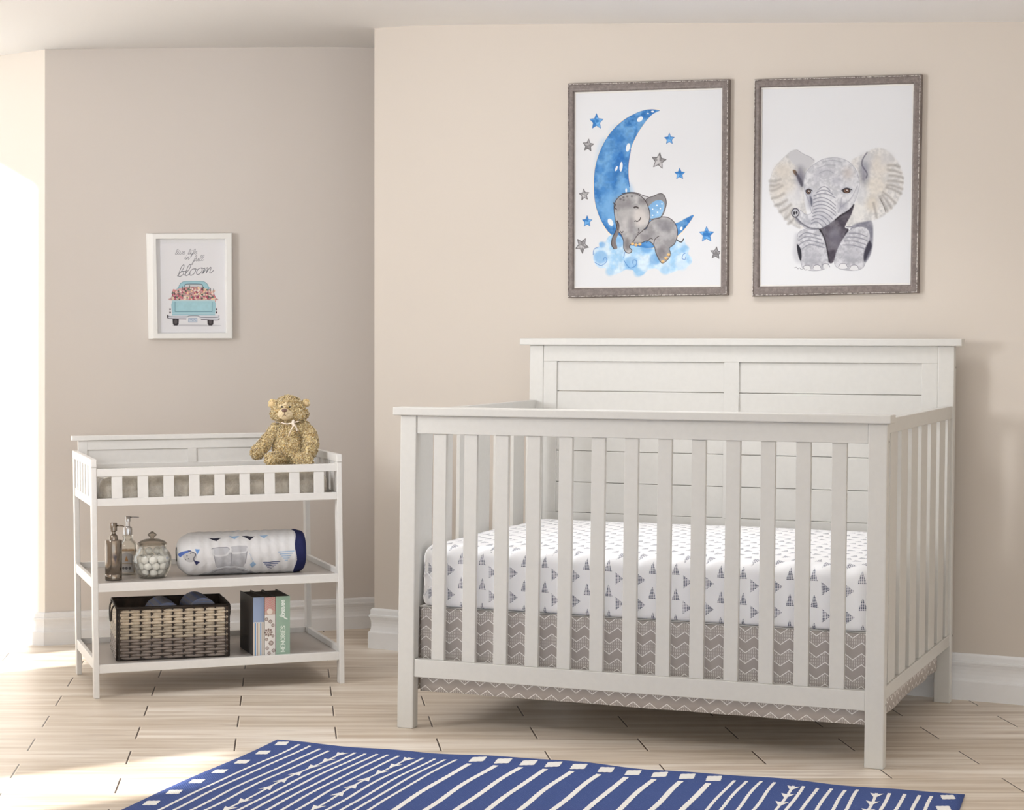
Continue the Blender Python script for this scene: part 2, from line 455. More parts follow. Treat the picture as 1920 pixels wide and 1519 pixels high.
def uvbox(o,name='UVMap'):
    me=o.data; uv=me.uv_layers.new(name=name)
    for p in me.polygons:
        n=p.normal; ax=max(range(3),key=lambda k:abs(n[k]))
        for li in p.loop_indices:
            c=me.vertices[me.loops[li].vertex_index].co
            uv.data[li].uv=(c.x,c.z) if ax==1 else ((c.y,c.z) if ax==0 else (c.x,c.y*1.0+.52))
mt=empty('crib_mattress',(-.3317,5.5919,0),CY,'crib mattress in a white sheet printed with small navy dashed triangles','mattress')
def rounded_pad(x0,x1,y0,y1,z0,z1,rc,rt,rb,nx=60,ny=40,crown=0,wr=0,seed=1):
    """soft slab: rounded plan corners, rolled top and bottom edges"""
    b=bmesh.new(); loop=[]
    def plan(ins):
        r=max(rc-ins,.004); P=[]
        X0,X1,Y0,Y1=x0+ins,x1-ins,y0+ins,y1-ins
        for cx,cy,a0 in ((X1-r,Y0+r,-90),(X1-r,Y1-r,0),(X0+r,Y1-r,90),(X0+r,Y0+r,180)):
            for k in range(9): a=math.radians(a0+90*k/8); P.append((cx+r*math.cos(a),cy+r*math.sin(a)))
        # resample straight edges
        Q=[]; N=len(P)
        for i in range(N):
            a=Vector(P[i]); c=Vector(P[(i+1)%N]); s=max(1,int((c-a).length/.025)) if (i%9)==8 else 1
            for k in range(s): Q.append(a+(c-a)*k/s)
        return Q
    base=plan(0); cnt=len(base)
    secs=[]
    for k in range(6): a=PI/2*(1-k/5); secs.append((rb*(1-math.cos(a)),z0+rb*(1-math.sin(a))))
    secs=[(rb*(1-math.cos(PI/2*k/5)),z0+rb*(1-math.sin(PI/2*k/5))) for k in range(5,-1,-1)]
    secs=[(i_,z_) for i_,z_ in secs]
    for k in range(1,8): secs.append((0,z0+rb+(z1-rt-z0-rb)*k/8))
    secs+=[(rt*(1-math.cos(PI/2*k/6)),z1-rt*(1-math.sin(PI/2*k/6))) for k in range(0,7)]
    cx,cy=(x0+x1)/2,(y0+y1)/2; rings=[]
    for ins,z in secs:
        R=[]
        for p in base:
            # inset toward the inside along the corner-aware direction
            qx=min(max(p.x,x0+rc),x1-rc); qy=min(max(p.y,y0+rc),y1-rc); dv=Vector((p.x-qx,p.y-qy))
            L=dv.length; q=Vector((qx,qy))+(dv*((L-ins)/L) if L>1e-6 else dv)
            R.append(b.verts.new((q.x,q.y,z)))
        rings.append(R)
    for A_,B_ in zip(rings,rings[1:]):
        for i in range(cnt):
            f=b.faces.new((A_[i],A_[(i+1)%cnt],B_[(i+1)%cnt],B_[i])); f.smooth=True
    # top: shrinking rings
    last=rings[-1]
    for s in (.93,.8,.6,.35,.12):
        R=[b.verts.new((cx+(v.co.x-cx)*s,cy+(v.co.y-cy)*s,z1+crown*(1-s*s))) for v in rings[-1]]
        for i in range(cnt):
            f=b.faces.new((last[i],last[(i+1)%cnt],R[(i+1)%cnt],R[i])); f.smooth=True
        last=R
    b.faces.new(last); b.faces.new(rings[0][::-1])
    if wr:
        from mathutils import noise
        for v in b.verts:
            k=noise.noise(v.co*4.5+Vector((seed,0,0)))*wr+noise.noise(v.co*13+Vector((0,seed,0)))*wr*.45
            v.co+=Vector((v.co.x-cx,v.co.y-cy,0)).normalized()*k*.6+Vector((0,0,k*.5 if v.co.z>z0+rb else 0))
    bmesh.ops.recalc_face_normals(b,faces=b.faces)
    return b
b=rounded_pad(.034,cL-.036,.046,cW-.045,.347,.522,.075,.040,.014,crown=.014,wr=.005)
for v in b.verts: v.co.x+=CS*v.co.z
o=put('fitted_sheet',b,SHEET,mt,smooth=True); uvbox(o)
# tucked folds at the left corner of the sheet
bm=bmesh.new()
for (a,bb,c) in (((.050,.062,.372),(.09,.040,.405),(.135,.0415,.356)),((.046,.075,.43),(.075,.044,.44),(.125,.041,.375))):
    tube(bm,spline([a,bb,c],n=6),[.0022]*13)
for v in bm.verts: v.co.x+=CS*v.co.z
put('sheet_fold',bm,SHEET,mt); uvbox(bpy.data.objects['sheet_fold'])
# ---- crib skirt ----
def skirt_mat():
    m=M('taupe_chevron_fabric',rough=.85)
    n=m.nt.nodes.new('ShaderNodeUVMap'); n.uv_map='UVMap'; u,v,_=m.xyz(n.outputs[0])
    w=.0487; R=.0575
    tri=(((u-.0655)/w).fr()-.5).ab()*2.0            # 1 at 0, 0 mid
    z=(v-.006)-tri*.0175
    t=(z/R).fr()
    l1=((t-.15).ab()).lt(.026); l2=((t-.65).ab()).lt(.026)
    hat=t.gt(.20)*t.lt(.60)*(((u/.0061).fr()).lt(.34))*(((v/.0085).fr()).lt(.72))
    f=(l1.mx(l2)).mx(hat*.55)
    m.color(m.mix(f,rgb(180,172,167),rgb(250,248,245)))
    m.bump(m.noise(m.coord(),14,3),.2,.004)
    return m.m
SK=skirt_mat()
def cloth_strip(path,z0,z1,th=.0018,wave=.003,nz=10,mi=0):
    """hanging cloth along a plan path, with uv in metres"""
    P=[Vector(p) for p in path]; L=[0]
    for a,b_ in zip(P,P[1:]): L.append(L[-1]+(b_-a).length)
    T=L[-1]; n=int(T/.012); b=bmesh.new(); uvl=b.loops.layers.uv.new('UVMap'); g=[]
    for i in range(n+1):
        s=T*i/n; k=max(j for j in range(len(L)-1) if L[j]<=s+1e-9); d_=(P[k+1]-P[k]).normalized(); p=P[k]+d_*(s-L[k]); nn=Vector((d_.y,-d_.x))
        g.append([(b.verts.new((p.x+nn.x*q,p.y+nn.y*q,z1+(z0-z1)*j/nz)),s,z1+(z0-z1)*j/nz) for j in range(nz+1) for q in [wave*(j/nz)*math.sin(s*23+math.sin(s*7)*2)]])
    for A_,B_ in zip(g,g[1:]):
        for j in range(nz):
            c=(A_[j],A_[j+1],B_[j+1],B_[j]); f=b.faces.new([q[0] for q in c]); f.smooth=True
            for lp,q in zip(f.loops,c): lp[uvl].uv=(q[1],q[2])
    bmesh.ops.recalc_face_normals(b,faces=b.faces)
    return b
sk=empty('crib_skirt',(-.3317,5.5919,0),CY,'taupe crib skirt with white chevrons hanging below the mattress inside the crib','crib skirt')
def panel(name,path,z0=.103,z1=.344):
    b=cloth_strip(path,z0,z1)
    for v in b.verts: v.co.x+=CS*v.co.z
    o=put(name,b,SK,sk,smooth=True); s=o.modifiers.new('s','SOLIDIFY'); s.thickness=.0016; return o
panel('front_panel',[(.052,.047),(cL-.052,.047)]); panel('side_panel',[(cL-.040,.050),(cL-.040,cW-.05)]); panel('side_panel',[(.040,cW-.05),(.040,.050)])
b=bmesh.new(); box(b,.042,cL-.042,.052,cW-.05,.3442,.3462,0)
for v in b.verts: v.co.x+=CS*v.co.z
put('deck_cloth',b,simple('plain_white_cloth',rgb(225,222,218),.9),sk)
# ======================= changing table =======================
TO=(-1.2956,6.0255,0); TY=math.radians(19.3775); TS=-.0138; tL,tW=.7992,.485
tab=empty('changing_table',TO,TY,'white open changing table with two shelves and a low slatted tray on top','changing table')
def tb(name,dims,bev=.0012,mat=WHITE2): return bobj(name,dims,mat,tab,bev=bev,shear=TS)
lw,ld=.0165,.036
for u0 in (0,tL-lw):
    tb('leg',(u0,u0+lw,0,ld,0,.7185),.002); tb('leg',(u0,u0+lw,tW-ld,tW,0,.7185),.002)
    tb('arm_rail',(u0-.0005,u0+lw+.0005,-.002,tW+.004,.7185,.7435),.002)
    i0=u0+(.002 if u0==0 else .002); i1=i0+.0125
    tb('side_tray_rail',(i0,i1,ld,tW-ld,.5945,.622))
    for k in range(6):
        v=ld+.022+.0655*k; tb('side_slat',(i0+.001,i1-.001,v,v+.040,.622,.7185),.0008)
    tb('shelf_side_rail',(i0,i1,ld,tW-ld,.3395,.370)); tb('shelf_side_rail',(i0,i1,ld,tW-ld,.0865,.1185))
tb('front_top_rail',(lw,tL-lw,.002,.018,.689,.7130)); tb('front_tray_rail',(lw,tL-lw,.002,.018,.597,.6205))
for k in range(9):
    u=.063+.0806*k; tb('front_slat',(u,u+.0328,.004,.013,.6205,.689),.0008)
tb('tray_board',(lw,tL-lw,.018,tW-.004,.598,.606),.0005)
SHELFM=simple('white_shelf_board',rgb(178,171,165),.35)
for z0,z1 in ((.330,.3565),(.0775,.1035)):
    tb('shelf_front_rail',(lw,tL-lw,.002,.018,z0,z1)); tb('shelf_back_rail',(lw,tL-lw,tW-.016,tW-.002,z0+.004,z1+.014))
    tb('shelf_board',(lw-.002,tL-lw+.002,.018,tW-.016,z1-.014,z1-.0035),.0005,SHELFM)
# back panel
hb=tW-.020
tb('back_cap',(-.0035,tL+.0035,hb-.008,tW+.006,.777,.7925),.002)
tb('back_top_rail',(.046,tL-.046,hb,hb+.014,.745,.777),.0008); tb('back_bottom_rail',(.016,tL-.016,hb,hb+.014,.655,.698),.0008)
for a,b in ((.0165,.046),(.381,.411),(tL-.046,tL-.0165)): tb('back_stile',(a,b,hb-.0005,hb+.0145,.698,.777 if a!=.381 else .745),.0008)
for a,b in ((.046,.381),(.411,tL-.046)): tb('back_panel',(a-.001,b+.001,hb+.005,hb+.011,.697,.746),.0003)
# ---- pad ----
def pad_mat():
    m=M('taupe_vinyl_pad',rgb(176,168,154),.32); v=m.coord()
    n=m.noise(v,20,5,.6,1.2); m.color(m.mix(n.ss(.3,.7),rgb(160,151,136),rgb(188,181,168))); m.bump(m.noise(v,26,5,.65,2.0),.9,.008)
    m.b.inputs['Coat Weight'].default_value=1.0; m.b.inputs['Coat Roughness'].default_value=.12
    return m.m
pad=empty('changing_pad',TO,TY,'taupe vinyl changing pad lying in the slatted tray of the changing table','changing pad')
b=rounded_pad(.021,.752,.024,.452,.6065,.6865,.03,.034,.006,wr=.003,seed=4)
put('pad_body',b,pad_mat(),pad,smooth=True)
# ======================= things on the shelves =======================
ZM=.3533; ZB=.1002
STEEL=M('brushed_steel',rgb(146,136,126),.19,Metallic=1.0); STEEL=STEEL.m
DSTEEL=simple('dark_rubber_base',rgb(38,34,32),.5)
p=on_level(209.7,1089.5,ZM)
sd=empty('soap_dispenser',(p.x,p.y+.0265,ZM),-.1,'tall brushed steel soap dispenser with a pump, leftmost on the middle shelf','soap dispenser')
bm=bmesh.new(); lathe(bm,[(0,.002),(.0262,.002),(.0264,.004),(.0264,.019),(.0260,.0195),(.0264,.020),(.0264,.1245),(.0255,.1265),(.0140,.1272),(.0138,.131),(0,.131)],48); put('bottle_body',bm,STEEL,sd,True,angle=40)
bm=bmesh.new(); lathe(bm,[(0,0),(.0255,0),(.0255,.002),(0,.002)],48); put('base_ring',bm,DSTEEL,sd)
bm=bmesh.new(); lathe(bm,[(.0136,.131),(.0136,.137),(.0105,.143),(.0065,.147),(.0060,.153),(.0085,.1535),(.0112,.156),(.0112,.179),(.0100,.1805),(0,.1805)],36)
put('pump',bm,STEEL,sd,True,angle=40)
bm=bmesh.new(); tube(bm,[(.009,0,.172),(.022,0,.1723),(.031,0,.171),(.034,0,.168)],[.0026,.0024,.0022,.0019]); put('spout',bm,STEEL,sd,True)
# glass pump bottle
def thin_glass(name,tint,k=1.0):
    m=M(name,tint,.03); nt=m.nt; out=nt.nodes['Material Output']
    t=nt.nodes.new('ShaderNodeBsdfTransparent'); t.inputs[0].default_value=tint
    g=nt.nodes.new('ShaderNodeBsdfGlossy'); g.inputs['Roughness'].default_value=.03
    lw_=nt.nodes.new('ShaderNodeLayerWeight'); lw_.inputs[0].default_value=.25
    f=(X(nt,lw_.outputs['Fresnel'])*k).mn(.85); mx=nt.nodes.new('ShaderNodeMixShader')
    nt.links.new(f.v,mx.inputs[0]); nt.links.new(t.outputs[0],mx.inputs[1]); nt.links.new(g.outputs[0],mx.inputs[2]); nt.links.new(mx.outputs[0],out.inputs[0])
    return m.m
GLASS=thin_glass('clear_glass',rgb(252,252,250),.6)
GLASS2=thin_glass('pressed_glass',rgb(222,218,212),1.1)
SOAP=thin_glass('amber_liquid_soap',rgb(214,196,172),.6)
CHROME=M('chrome',rgb(190,188,188),.15,Metallic=1.0).m
p=on_level(236.3,1079,ZM)
gb=empty('pump_bottle',(p.x,p.y+.03,ZM),.05,'clear glass pump bottle with a chrome top behind the steel dispenser','soap bottle')
bm=bmesh.new(); lathe(bm,[(0,0),(.028,0),(.030,.003),(.0302,.05),(.0302,.090),(.0285,.099),(.022,.108),(.0150,.114),(.0138,.118),(.0150,.120),(.0172,.1215),(.0172,.126),(.0150,.1275),(.0138,.129),
   (.0120,.129),(.0120,.112),(.020,.105),(.0262,.097),(.0278,.089),(.0278,.006),(0,.005)],48); put('bottle_glass',bm,GLASS,gb,True)
bm=bmesh.new(); lathe(bm,[(0,.0065),(.0272,.0065),(.0274,.080),(0,.080)],40); put('soap',bm,SOAP,gb,True,angle=40)
bm=bmesh.new(); lathe(bm,[(0,.1295),(.0142,.1295),(.0142,.146),(.0125,.153),(.0062,.156),(.0060,.171),(.0085,.172),(.0085,.187),(.0070,.189),(0,.189)],32); put('pump',bm,CHROME,gb,True,angle=40)
bm=bmesh.new(); tube(bm,[(.006,0,.1850),(.024,0,.1852),(.036,0,.1845)],[.0022,.0020,.0016]); put('spout',bm,CHROME,gb,True)
cv=Canvas(0,0,50,60,90,110,(182,172,160))
cv.poly([(2,58),(2,20),(8,9),(25,3),(42,9),(48,20),(48,58)],(150,146,142),smooth=False)
for i in range(3): cv.ell(15+10*i,47,4.2,4.2,(70,66,66)); 
cv.line([(8,34),(42,34)],1.5,(120,95,60)); cv.line([(8,38),(42,38)],1.5,(120,95,60)); cv.poly([(25,12),(31,28),(19,28)],(150,110,70),smooth=False)
def lab(Xv,Yv):
    a=-PI/2+(Xv-25)/50*1.7; return np.stack([.0304*np.cos(a),.0304*np.sin(a),.078-Yv/60*.070],1)
cv.mesh('label',lab,print_mat('bottle_label'),gb)
# cotton jar
p=on_level(280.6,1086,ZM)
JX,JY=p.x,p.y+.043
cj=empty('cotton_jar',(JX,JY,ZM),0,'round glass jar with a knobbed lid, filled with cotton balls','jar')
bm=bmesh.new(); out=[(0,0),(.040,0),(.0445,.003),(.0530,.018),(.0600,.038),(.0622,.055),(.0600,.070),(.0540,.082),(.0460,.090),(.0440,.096),(.0445,.103),(.0455,.105)]
inn=[(.0425,.105),(.0415,.097),(.0435,.089),(.0515,.080),(.0575,.069),(.0597,.055),(.0575,.038),(.0505,.019),(.042,.005),(0,.0045)]
lathe(bm,out+inn,64); put('jar_glass',bm,GLASS,cj,True)
bm=bmesh.new(); lathe(bm,[(0,.1055),(.0465,.1055),(.0475,.108),(.0465,.111),(.038,.117),(.024,.1225),(.010,.125),(0,.125)],64); put('lid',bm,GLASS2,cj,True)
bm=bmesh.new(); lathe(bm,[(0,.1252),(.0075,.1252),(.006,.128),(.010,.131),(.0155,.136),(.0150,.138),(.009,.143),(.003,.1475),(0,.148)],8); put('knob',bm,GLASS2,cj)
COT=simple('cotton_wool',rgb(250,249,247),.95,noise_scale=300,amp=.03,bump=.5,bdist=.002)
COT.node_tree.nodes['Principled BSDF'].inputs['Subsurface Weight'].default_value=.0
bm=bmesh.new(); bmesh.ops.create_icosphere(bm,subdivisions=3,radius=.0124)
from mathutils import noise as mno
for v in bm.verts: v.co*=1+.10*mno.noise(v.co*160)
for f in bm.faces: f.smooth=True
me=bpy.data.meshes.new('cotton_ball'); bm.to_mesh(me); bm.free(); me.materials.append(COT)
def jar_r(z):
    P=[(.0045,.042),(.019,.0505),(.038,.0575),(.055,.0597),(.069,.0575),(.080,.0515)]
    for (a,ra),(b_,rb_) in zip(P,P[1:]):
        if a<=z<=b_: return ra+(rb_-ra)*(z-a)/(b_-a)
    return .042
rnd=random.Random(3); zz=.0178; lay=0
while zz<.088:
    rmax=jar_r(min(zz+.004,.079) if zz>.05 else zz-.007)-.0140
    rings=[(rmax,)] 
    r=rmax
    while r>-.001:
        n=max(1,int(2*PI*r/.0258)) if r>.007 else 1
        off=rnd.random()*6
        for k in range(n):
            if zz>.080 and rnd.random()<.35: continue
            a=off+2*PI*k/n; rr=r if n>1 else 0
            o=bpy.data.objects.new('cotton_ball',me); COL.objects.link(o)
            o.location=(JX+rr*math.cos(a),JY+rr*math.sin(a),ZM+zz+rnd.uniform(-.0005,.0005)); o.rotation_euler=(rnd.random()*6,rnd.random()*6,rnd.random()*6)
            tag(o,'white cotton ball inside the round lidded glass jar','cotton ball','cotton balls in the glass jar')
        r-=.0262
        if n==1: break
    zz+=.0212; lay+=1
# ---- rolled quilt ----
R_=41.0; YC=1042.0
def qt(p):     # crop coordinates -> unrolled canvas (photo pixels along, arc length around)
    px,py=310+p[0]/4.22,960+p[1]/4.22
    return (px-328, -R_*math.asin(max(-.999,min(.999,(YC-py)/R_))))
cv=Canvas(0,-129,242,129,484,400,(218,217,218),tf=qt)
cv.C*= (1+.02*(cv.N-.5))[...,None]
DK=(44,44,58); LB=(150,178,208); NV=(52,64,112); GR=(176,176,180)
for P in ([(310,215),(415,215),(375,238)],[(580,203),(682,210),(640,236)]): cv.poly(P,DK,smooth=False)
for P in ([(478,203),(562,205),(520,226)],[(722,203),(792,205),(757,226)]): cv.poly(P,LB,smooth=False)
cv.poly([(345,338),(490,325),(488,440),(380,450)],GR,smooth=False,var=.05); cv.poly([(488,325),(612,322),(600,420),(585,450),(490,440)],GR,smooth=False,var=.05)
cv.poly([(335,300),(345,288),(450,285),(472,300),(465,335),(440,345),(350,345)],(186,186,190)); cv.poly([(486,290),(500,278),(600,276),(617,290),(612,322),(500,333),(488,318)],(186,186,190))
cv.line([(340,300),(350,345),(440,347),(470,318)],3,(206,206,208)); cv.line([(490,300),(495,332),(600,326),(615,300)],3,(206,206,208)); cv.line([(488,330),(486,440)],1.2,(130,130,136))
cv.line([(335,300),(345,288),(450,285),(472,300)],1,(120,120,128)); cv.line([(350,345),(370,440)],1,(120,120,128)); cv.line([(612,322),(600,420)],1,(120,120,128))
cv.poly([(250,522),(350,462),(450,437),(560,448),(640,480),(700,524)],(180,180,184),smooth=True); cv.line([(270,512),(350,466),(450,442),(560,452),(640,484)],2.5,(215,218,222)); cv.line([(300,515),(380,474),(450,460),(540,466),(600,490)],1.2,(110,112,120))
cv.poly([(636,430),(662,403),(688,430),(660,457)],LB,smooth=False)
for i in range(7): cv.ell(632+i*5,340+i*10,2.5,2.5,LB)
def dashtri(a,b_,c,col,rows=5):
    for r in range(rows):
        t=r/rows; x0=a[0]+(c[0]-a[0])*t; x1=b_[0]+(c[0]-b_[0])*t; y0=a[1]+(c[1]-a[1])*t; y1=b_[1]+(c[1]-b_[1])*t
        n=max(1,int((x1-x0)/16))
        for k in range(n):
            q0=k/n+.08/n; q1=(k+.78)/n; cv.line([(x0+(x1-x0)*q0,y0+(y1-y0)*q0),(x0+(x1-x0)*q1,y0+(y1-y0)*q1)],1.7,col,smooth=False)
dashtri((745,418),(880,412),(805,485),NV); dashtri((862,335),(992,330),(930,420),LB)
dashtri((180,640),(300,640),(240,700),NV); dashtri((500,100),(620,100),(560,160),LB)
cv.poly([(200,290),(240,295),(218,335)],(110,150,205),smooth=False); cv.poly([(78,330),(100,303),(170,298),(140,322),(105,345),(90,365)],(86,110,176))
cv.poly([(110,340),(150,315),(200,320),(215,350),(190,390),(150,400),(120,380)],(188,186,186)); 
for q in ((140,345),(152,370),(130,378),(165,322)): cv.ell(q[0],q[1],4,4,(40,40,55))
cv.line([(150,300),(205,330),(190,370),(215,420)],1.6,(80,80,92)); cv.poly([(190,380),(240,395),(215,420)],(48,50,90),smooth=False)
band=cv.X>cv.X.max()-22+2.0*np.sin(cv.Y*.12); cv.C[band]=(40,44,86)
edge=(cv.X>cv.X.max()-24)&~band; cv.C[edge]=(205,203,205)
A_=at_depth(331,1042,6.262); B_=at_depth(569,1040,6.380); ql=(Vector((B_.x,B_.y))-Vector((A_.x,A_.y))).length
qy=math.atan2(B_.y-A_.y,B_.x-A_.x); qr=.0705
qo=empty('rolled_quilt',(A_.x,A_.y,ZM),qy,'rolled white baby quilt with navy binding on the middle shelf','quilt')
def qf(Xv,Yv):
    s=Xv/242.0; th=-Yv/R_
    r=np.full_like(s,qr)
    a=np.clip(s/.15,0,1); r*=.34+.66*np.sqrt(1-(1-a)**2)
    c=np.clip((1-s)/.075,0,1); r*=.72+.28*np.sqrt(1-(1-c)**2)
    wr=vnoise(Xv+99,Yv+300,16,5,3)-.5; r*=1+.05*wr+.012*np.sin(Xv*.35+np.sin(th*3))
    x=s*ql; y=-r*np.cos(th)*1.0; z=r*np.sin(th)
    z=np.maximum(z*.99+.0690,.0012+0*z)
    return np.stack([x,y,z],1)
FAB=print_mat('printed_cotton_quilt',.85,.5,.2)
cv.mesh('quilt_roll',qf,FAB,qo)
# spiral ends (rolled layers)
NAVY=simple('navy_binding',rgb(38,42,84),.8); QW=simple('quilt_white',rgb(222,220,220),.85,noise_scale=40,amp=.04)
def spiral(name,x0,x1,r0,turns,th,mat,parent,zc,flat=1.0,n=150,cy=0,taper=0):
    bm=bmesh.new(); g=[]
    for i in range(n+1):
        t=i/n; a=t*turns*2*PI; r=th*.7+(r0-th*.5-th*.7)*t; row=[]
        for rr,xx in ((r-th*.42,x0+taper*(1-t)),(r+th*.42,x0+taper*(1-t)),(r+th*.42,x1),(r-th*.42,x1)): row.append(bm.verts.new((xx,cy-rr*math.cos(a),zc+rr*math.sin(a)*flat)))
        g.append(row)
    for A2,B2 in zip(g,g[1:]):
        for k in range(4): 
            f=bm.faces.new((A2[k],A2[(k+1)%4],B2[(k+1)%4],B2[k])); f.smooth=True
    bm.faces.new(g[0][::-1]); bm.faces.new(g[-1]); bmesh.ops.recalc_face_normals(bm,faces=bm.faces)
    return put(name,bm,mat,parent,True,angle=45)
spiral('rolled_layers',.002,.05,.024,2.5,.008,QW,qo,.0690)
spiral('rolled_layers',ql-.05,ql-.002,.050,4.5,.009,NAVY,qo,.0690)
# ---- wicker basket ----
p=on_level(219.3,1240.3,ZB); BK=math.radians(15.5); bw,bd,bh=.352,.245,.166
bk=empty('wicker_basket',(p.x,p.y,ZB),BK,'brown wicker basket with a dark rim holding rolled cloths, on the bottom shelf','basket')
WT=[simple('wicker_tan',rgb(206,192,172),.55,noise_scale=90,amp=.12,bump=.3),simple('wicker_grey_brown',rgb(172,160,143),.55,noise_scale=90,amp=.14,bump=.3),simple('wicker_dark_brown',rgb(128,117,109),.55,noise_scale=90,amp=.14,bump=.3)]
BKD=simple('basket_dark_frame',rgb(46,38,33),.6); BKI=simple('basket_inner_weave',rgb(74,60,48),.7,noise_scale=50,amp=.3)
bm=bmesh.new(); t=.004
for d4 in ((0,bw,0,t,.002,bh),(0,bw,bd-t,bd,.002,bh),(0,t,t,bd-t,.002,bh),(bw-t,bw,t,bd-t,.002,bh),(t,bw-t,t,bd-t,.002,.007)): box(bm,*d4,bev=0)
 
for k in range(11):
    x_=.0045+.0335*k
    if x_<bw-.006: box(bm,x_,x_+.0035,-.0042,.001,.004,bh-.004,0,mi=1); box(bm,x_,x_+.0035,bd-.001,bd+.0042,.004,bh-.004,0,mi=1)
put('basket_wall',bm,[BKI,BKD],bk)
NR=17; rh=(bh-.010)/NR; bm=bmesh.new()
def lens(bm,org,dx,n,L,hh,dep,mi):
    nu,nv=8,4; g=[]
    for i in range(nu+1):
        u=-1+2*i/nu; w=(1-abs(u)**4)**.5*.60+.40 if abs(u)<1 else .40; row=[]
        for j in range(nv+1):
            v=-1+2*j/nv
            row.append(bm.verts.new(org+dx*(u*L/2)+Vector((0,0,v*hh/2*w))+n*(dep*((1-u*u)*.85+.15)*math.sqrt(max(0,1-v*v)))))
        g.append(row)
    for a,b_ in zip(g,g[1:]):
        for j in range(nv):
            f=bm.faces.new((a[j],b_[j],b_[j+1],a[j+1])); f.smooth=True; f.material_index=mi
for (o_,dx,n,LL,hp) in ((Vector((0,0,0)),Vector((1,0,0)),Vector((0,-1,0)),bw,.0335),(Vector((0,bd,0)),Vector((0,-1,0)),Vector((-1,0,0)),bd,.0262),(Vector((bw,0,0)),Vector((0,1,0)),Vector((1,0,0)),bd,.0262),(Vector((bw,bd,0)),Vector((-1,0,0)),Vector((0,1,0)),bw,.0335)):
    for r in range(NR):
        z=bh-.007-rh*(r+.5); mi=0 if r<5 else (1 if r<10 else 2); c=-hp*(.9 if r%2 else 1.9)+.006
        while c<LL:
            a=max(c,.001); e=min(c+2*hp,LL-.001); 
            if e-a>.010: lens(bm,o_+dx*((a+e)/2)+Vector((0,0,z)),dx,n,(e-a)-.004,rh*1.06,.0062,mi)
            c+=2*hp
bmesh.ops.recalc_face_normals(bm,faces=bm.faces)
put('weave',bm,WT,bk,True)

bm=bmesh.new(); 
for z,r in ((bh,.0042),(.004,.0036)): tube(bm,[(0,0,z),(bw/2,-.001,z),(bw,0,z),(bw,bd,z),(0,bd,z),(0,0,z)],r)
for x_ in (0,bw):
    for y_ in (0,bd): tube(bm,[(x_,y_,.004),(x_,y_,bh)],.0032)
put('rim',bm,BKD,bk,True)
for sx in (-.008,bw+.008):
    bm=bmesh.new(); tube(bm,spline([(sx*.2 if sx<0 else bw,.075,bh+.002),(sx*1.3 if sx<0 else sx+.004,.078,bh-.012),(sx*1.5 if sx<0 else sx+.006,.10,bh-.05),(sx*1.5 if sx<0 else sx+.006,.145,bh-.05),(sx*1.3 if sx<0 else sx+.004,.167,bh-.012),(sx*.2 if sx<0 else bw,.17,bh+.002)]),.0028); put('handle',bm,BKD,bk,True)
# rolled cloths standing in the basket
def plaid():
    m=M('blue_grey_plaid',rough=.9); x,y,z=m.xyz(m.coord())
    a=((x/.011).fr().lt(.25)); b_=((z/.011).fr().lt(.25)); n=m.noise(m.coord(),60,3)
    c=m.mix(n,rgb(142,142,152),rgb(168,168,176)); c=m.mix((a.mx(b_))*.6,c,rgb(112,142,206)); m.color(c); m.bump(n,.4,.002); return m.m
PL=plaid()
def roll(px,py,Y,r,label):
    f_=at_depth(px,py,Y); zc=f_.z-r
    o=empty('rolled_cloth',(f_.x,f_.y,0),TY,label,'rolled cloth','rolled cloths in the basket')
    spiral('cloth_roll',0,.165,r,4.75,.0115,PL,o,0)
    for c in o.children: c.rotation_euler=(0,0,PI/2); c.location=(0,0,zc)
    return o
roll(315,1127,6.198,.055,'blue and grey rolled cloth in the basket, lower and further from the books')
roll(381,1118,6.240,.052,'blue and grey rolled cloth in the basket, higher and nearer the books')
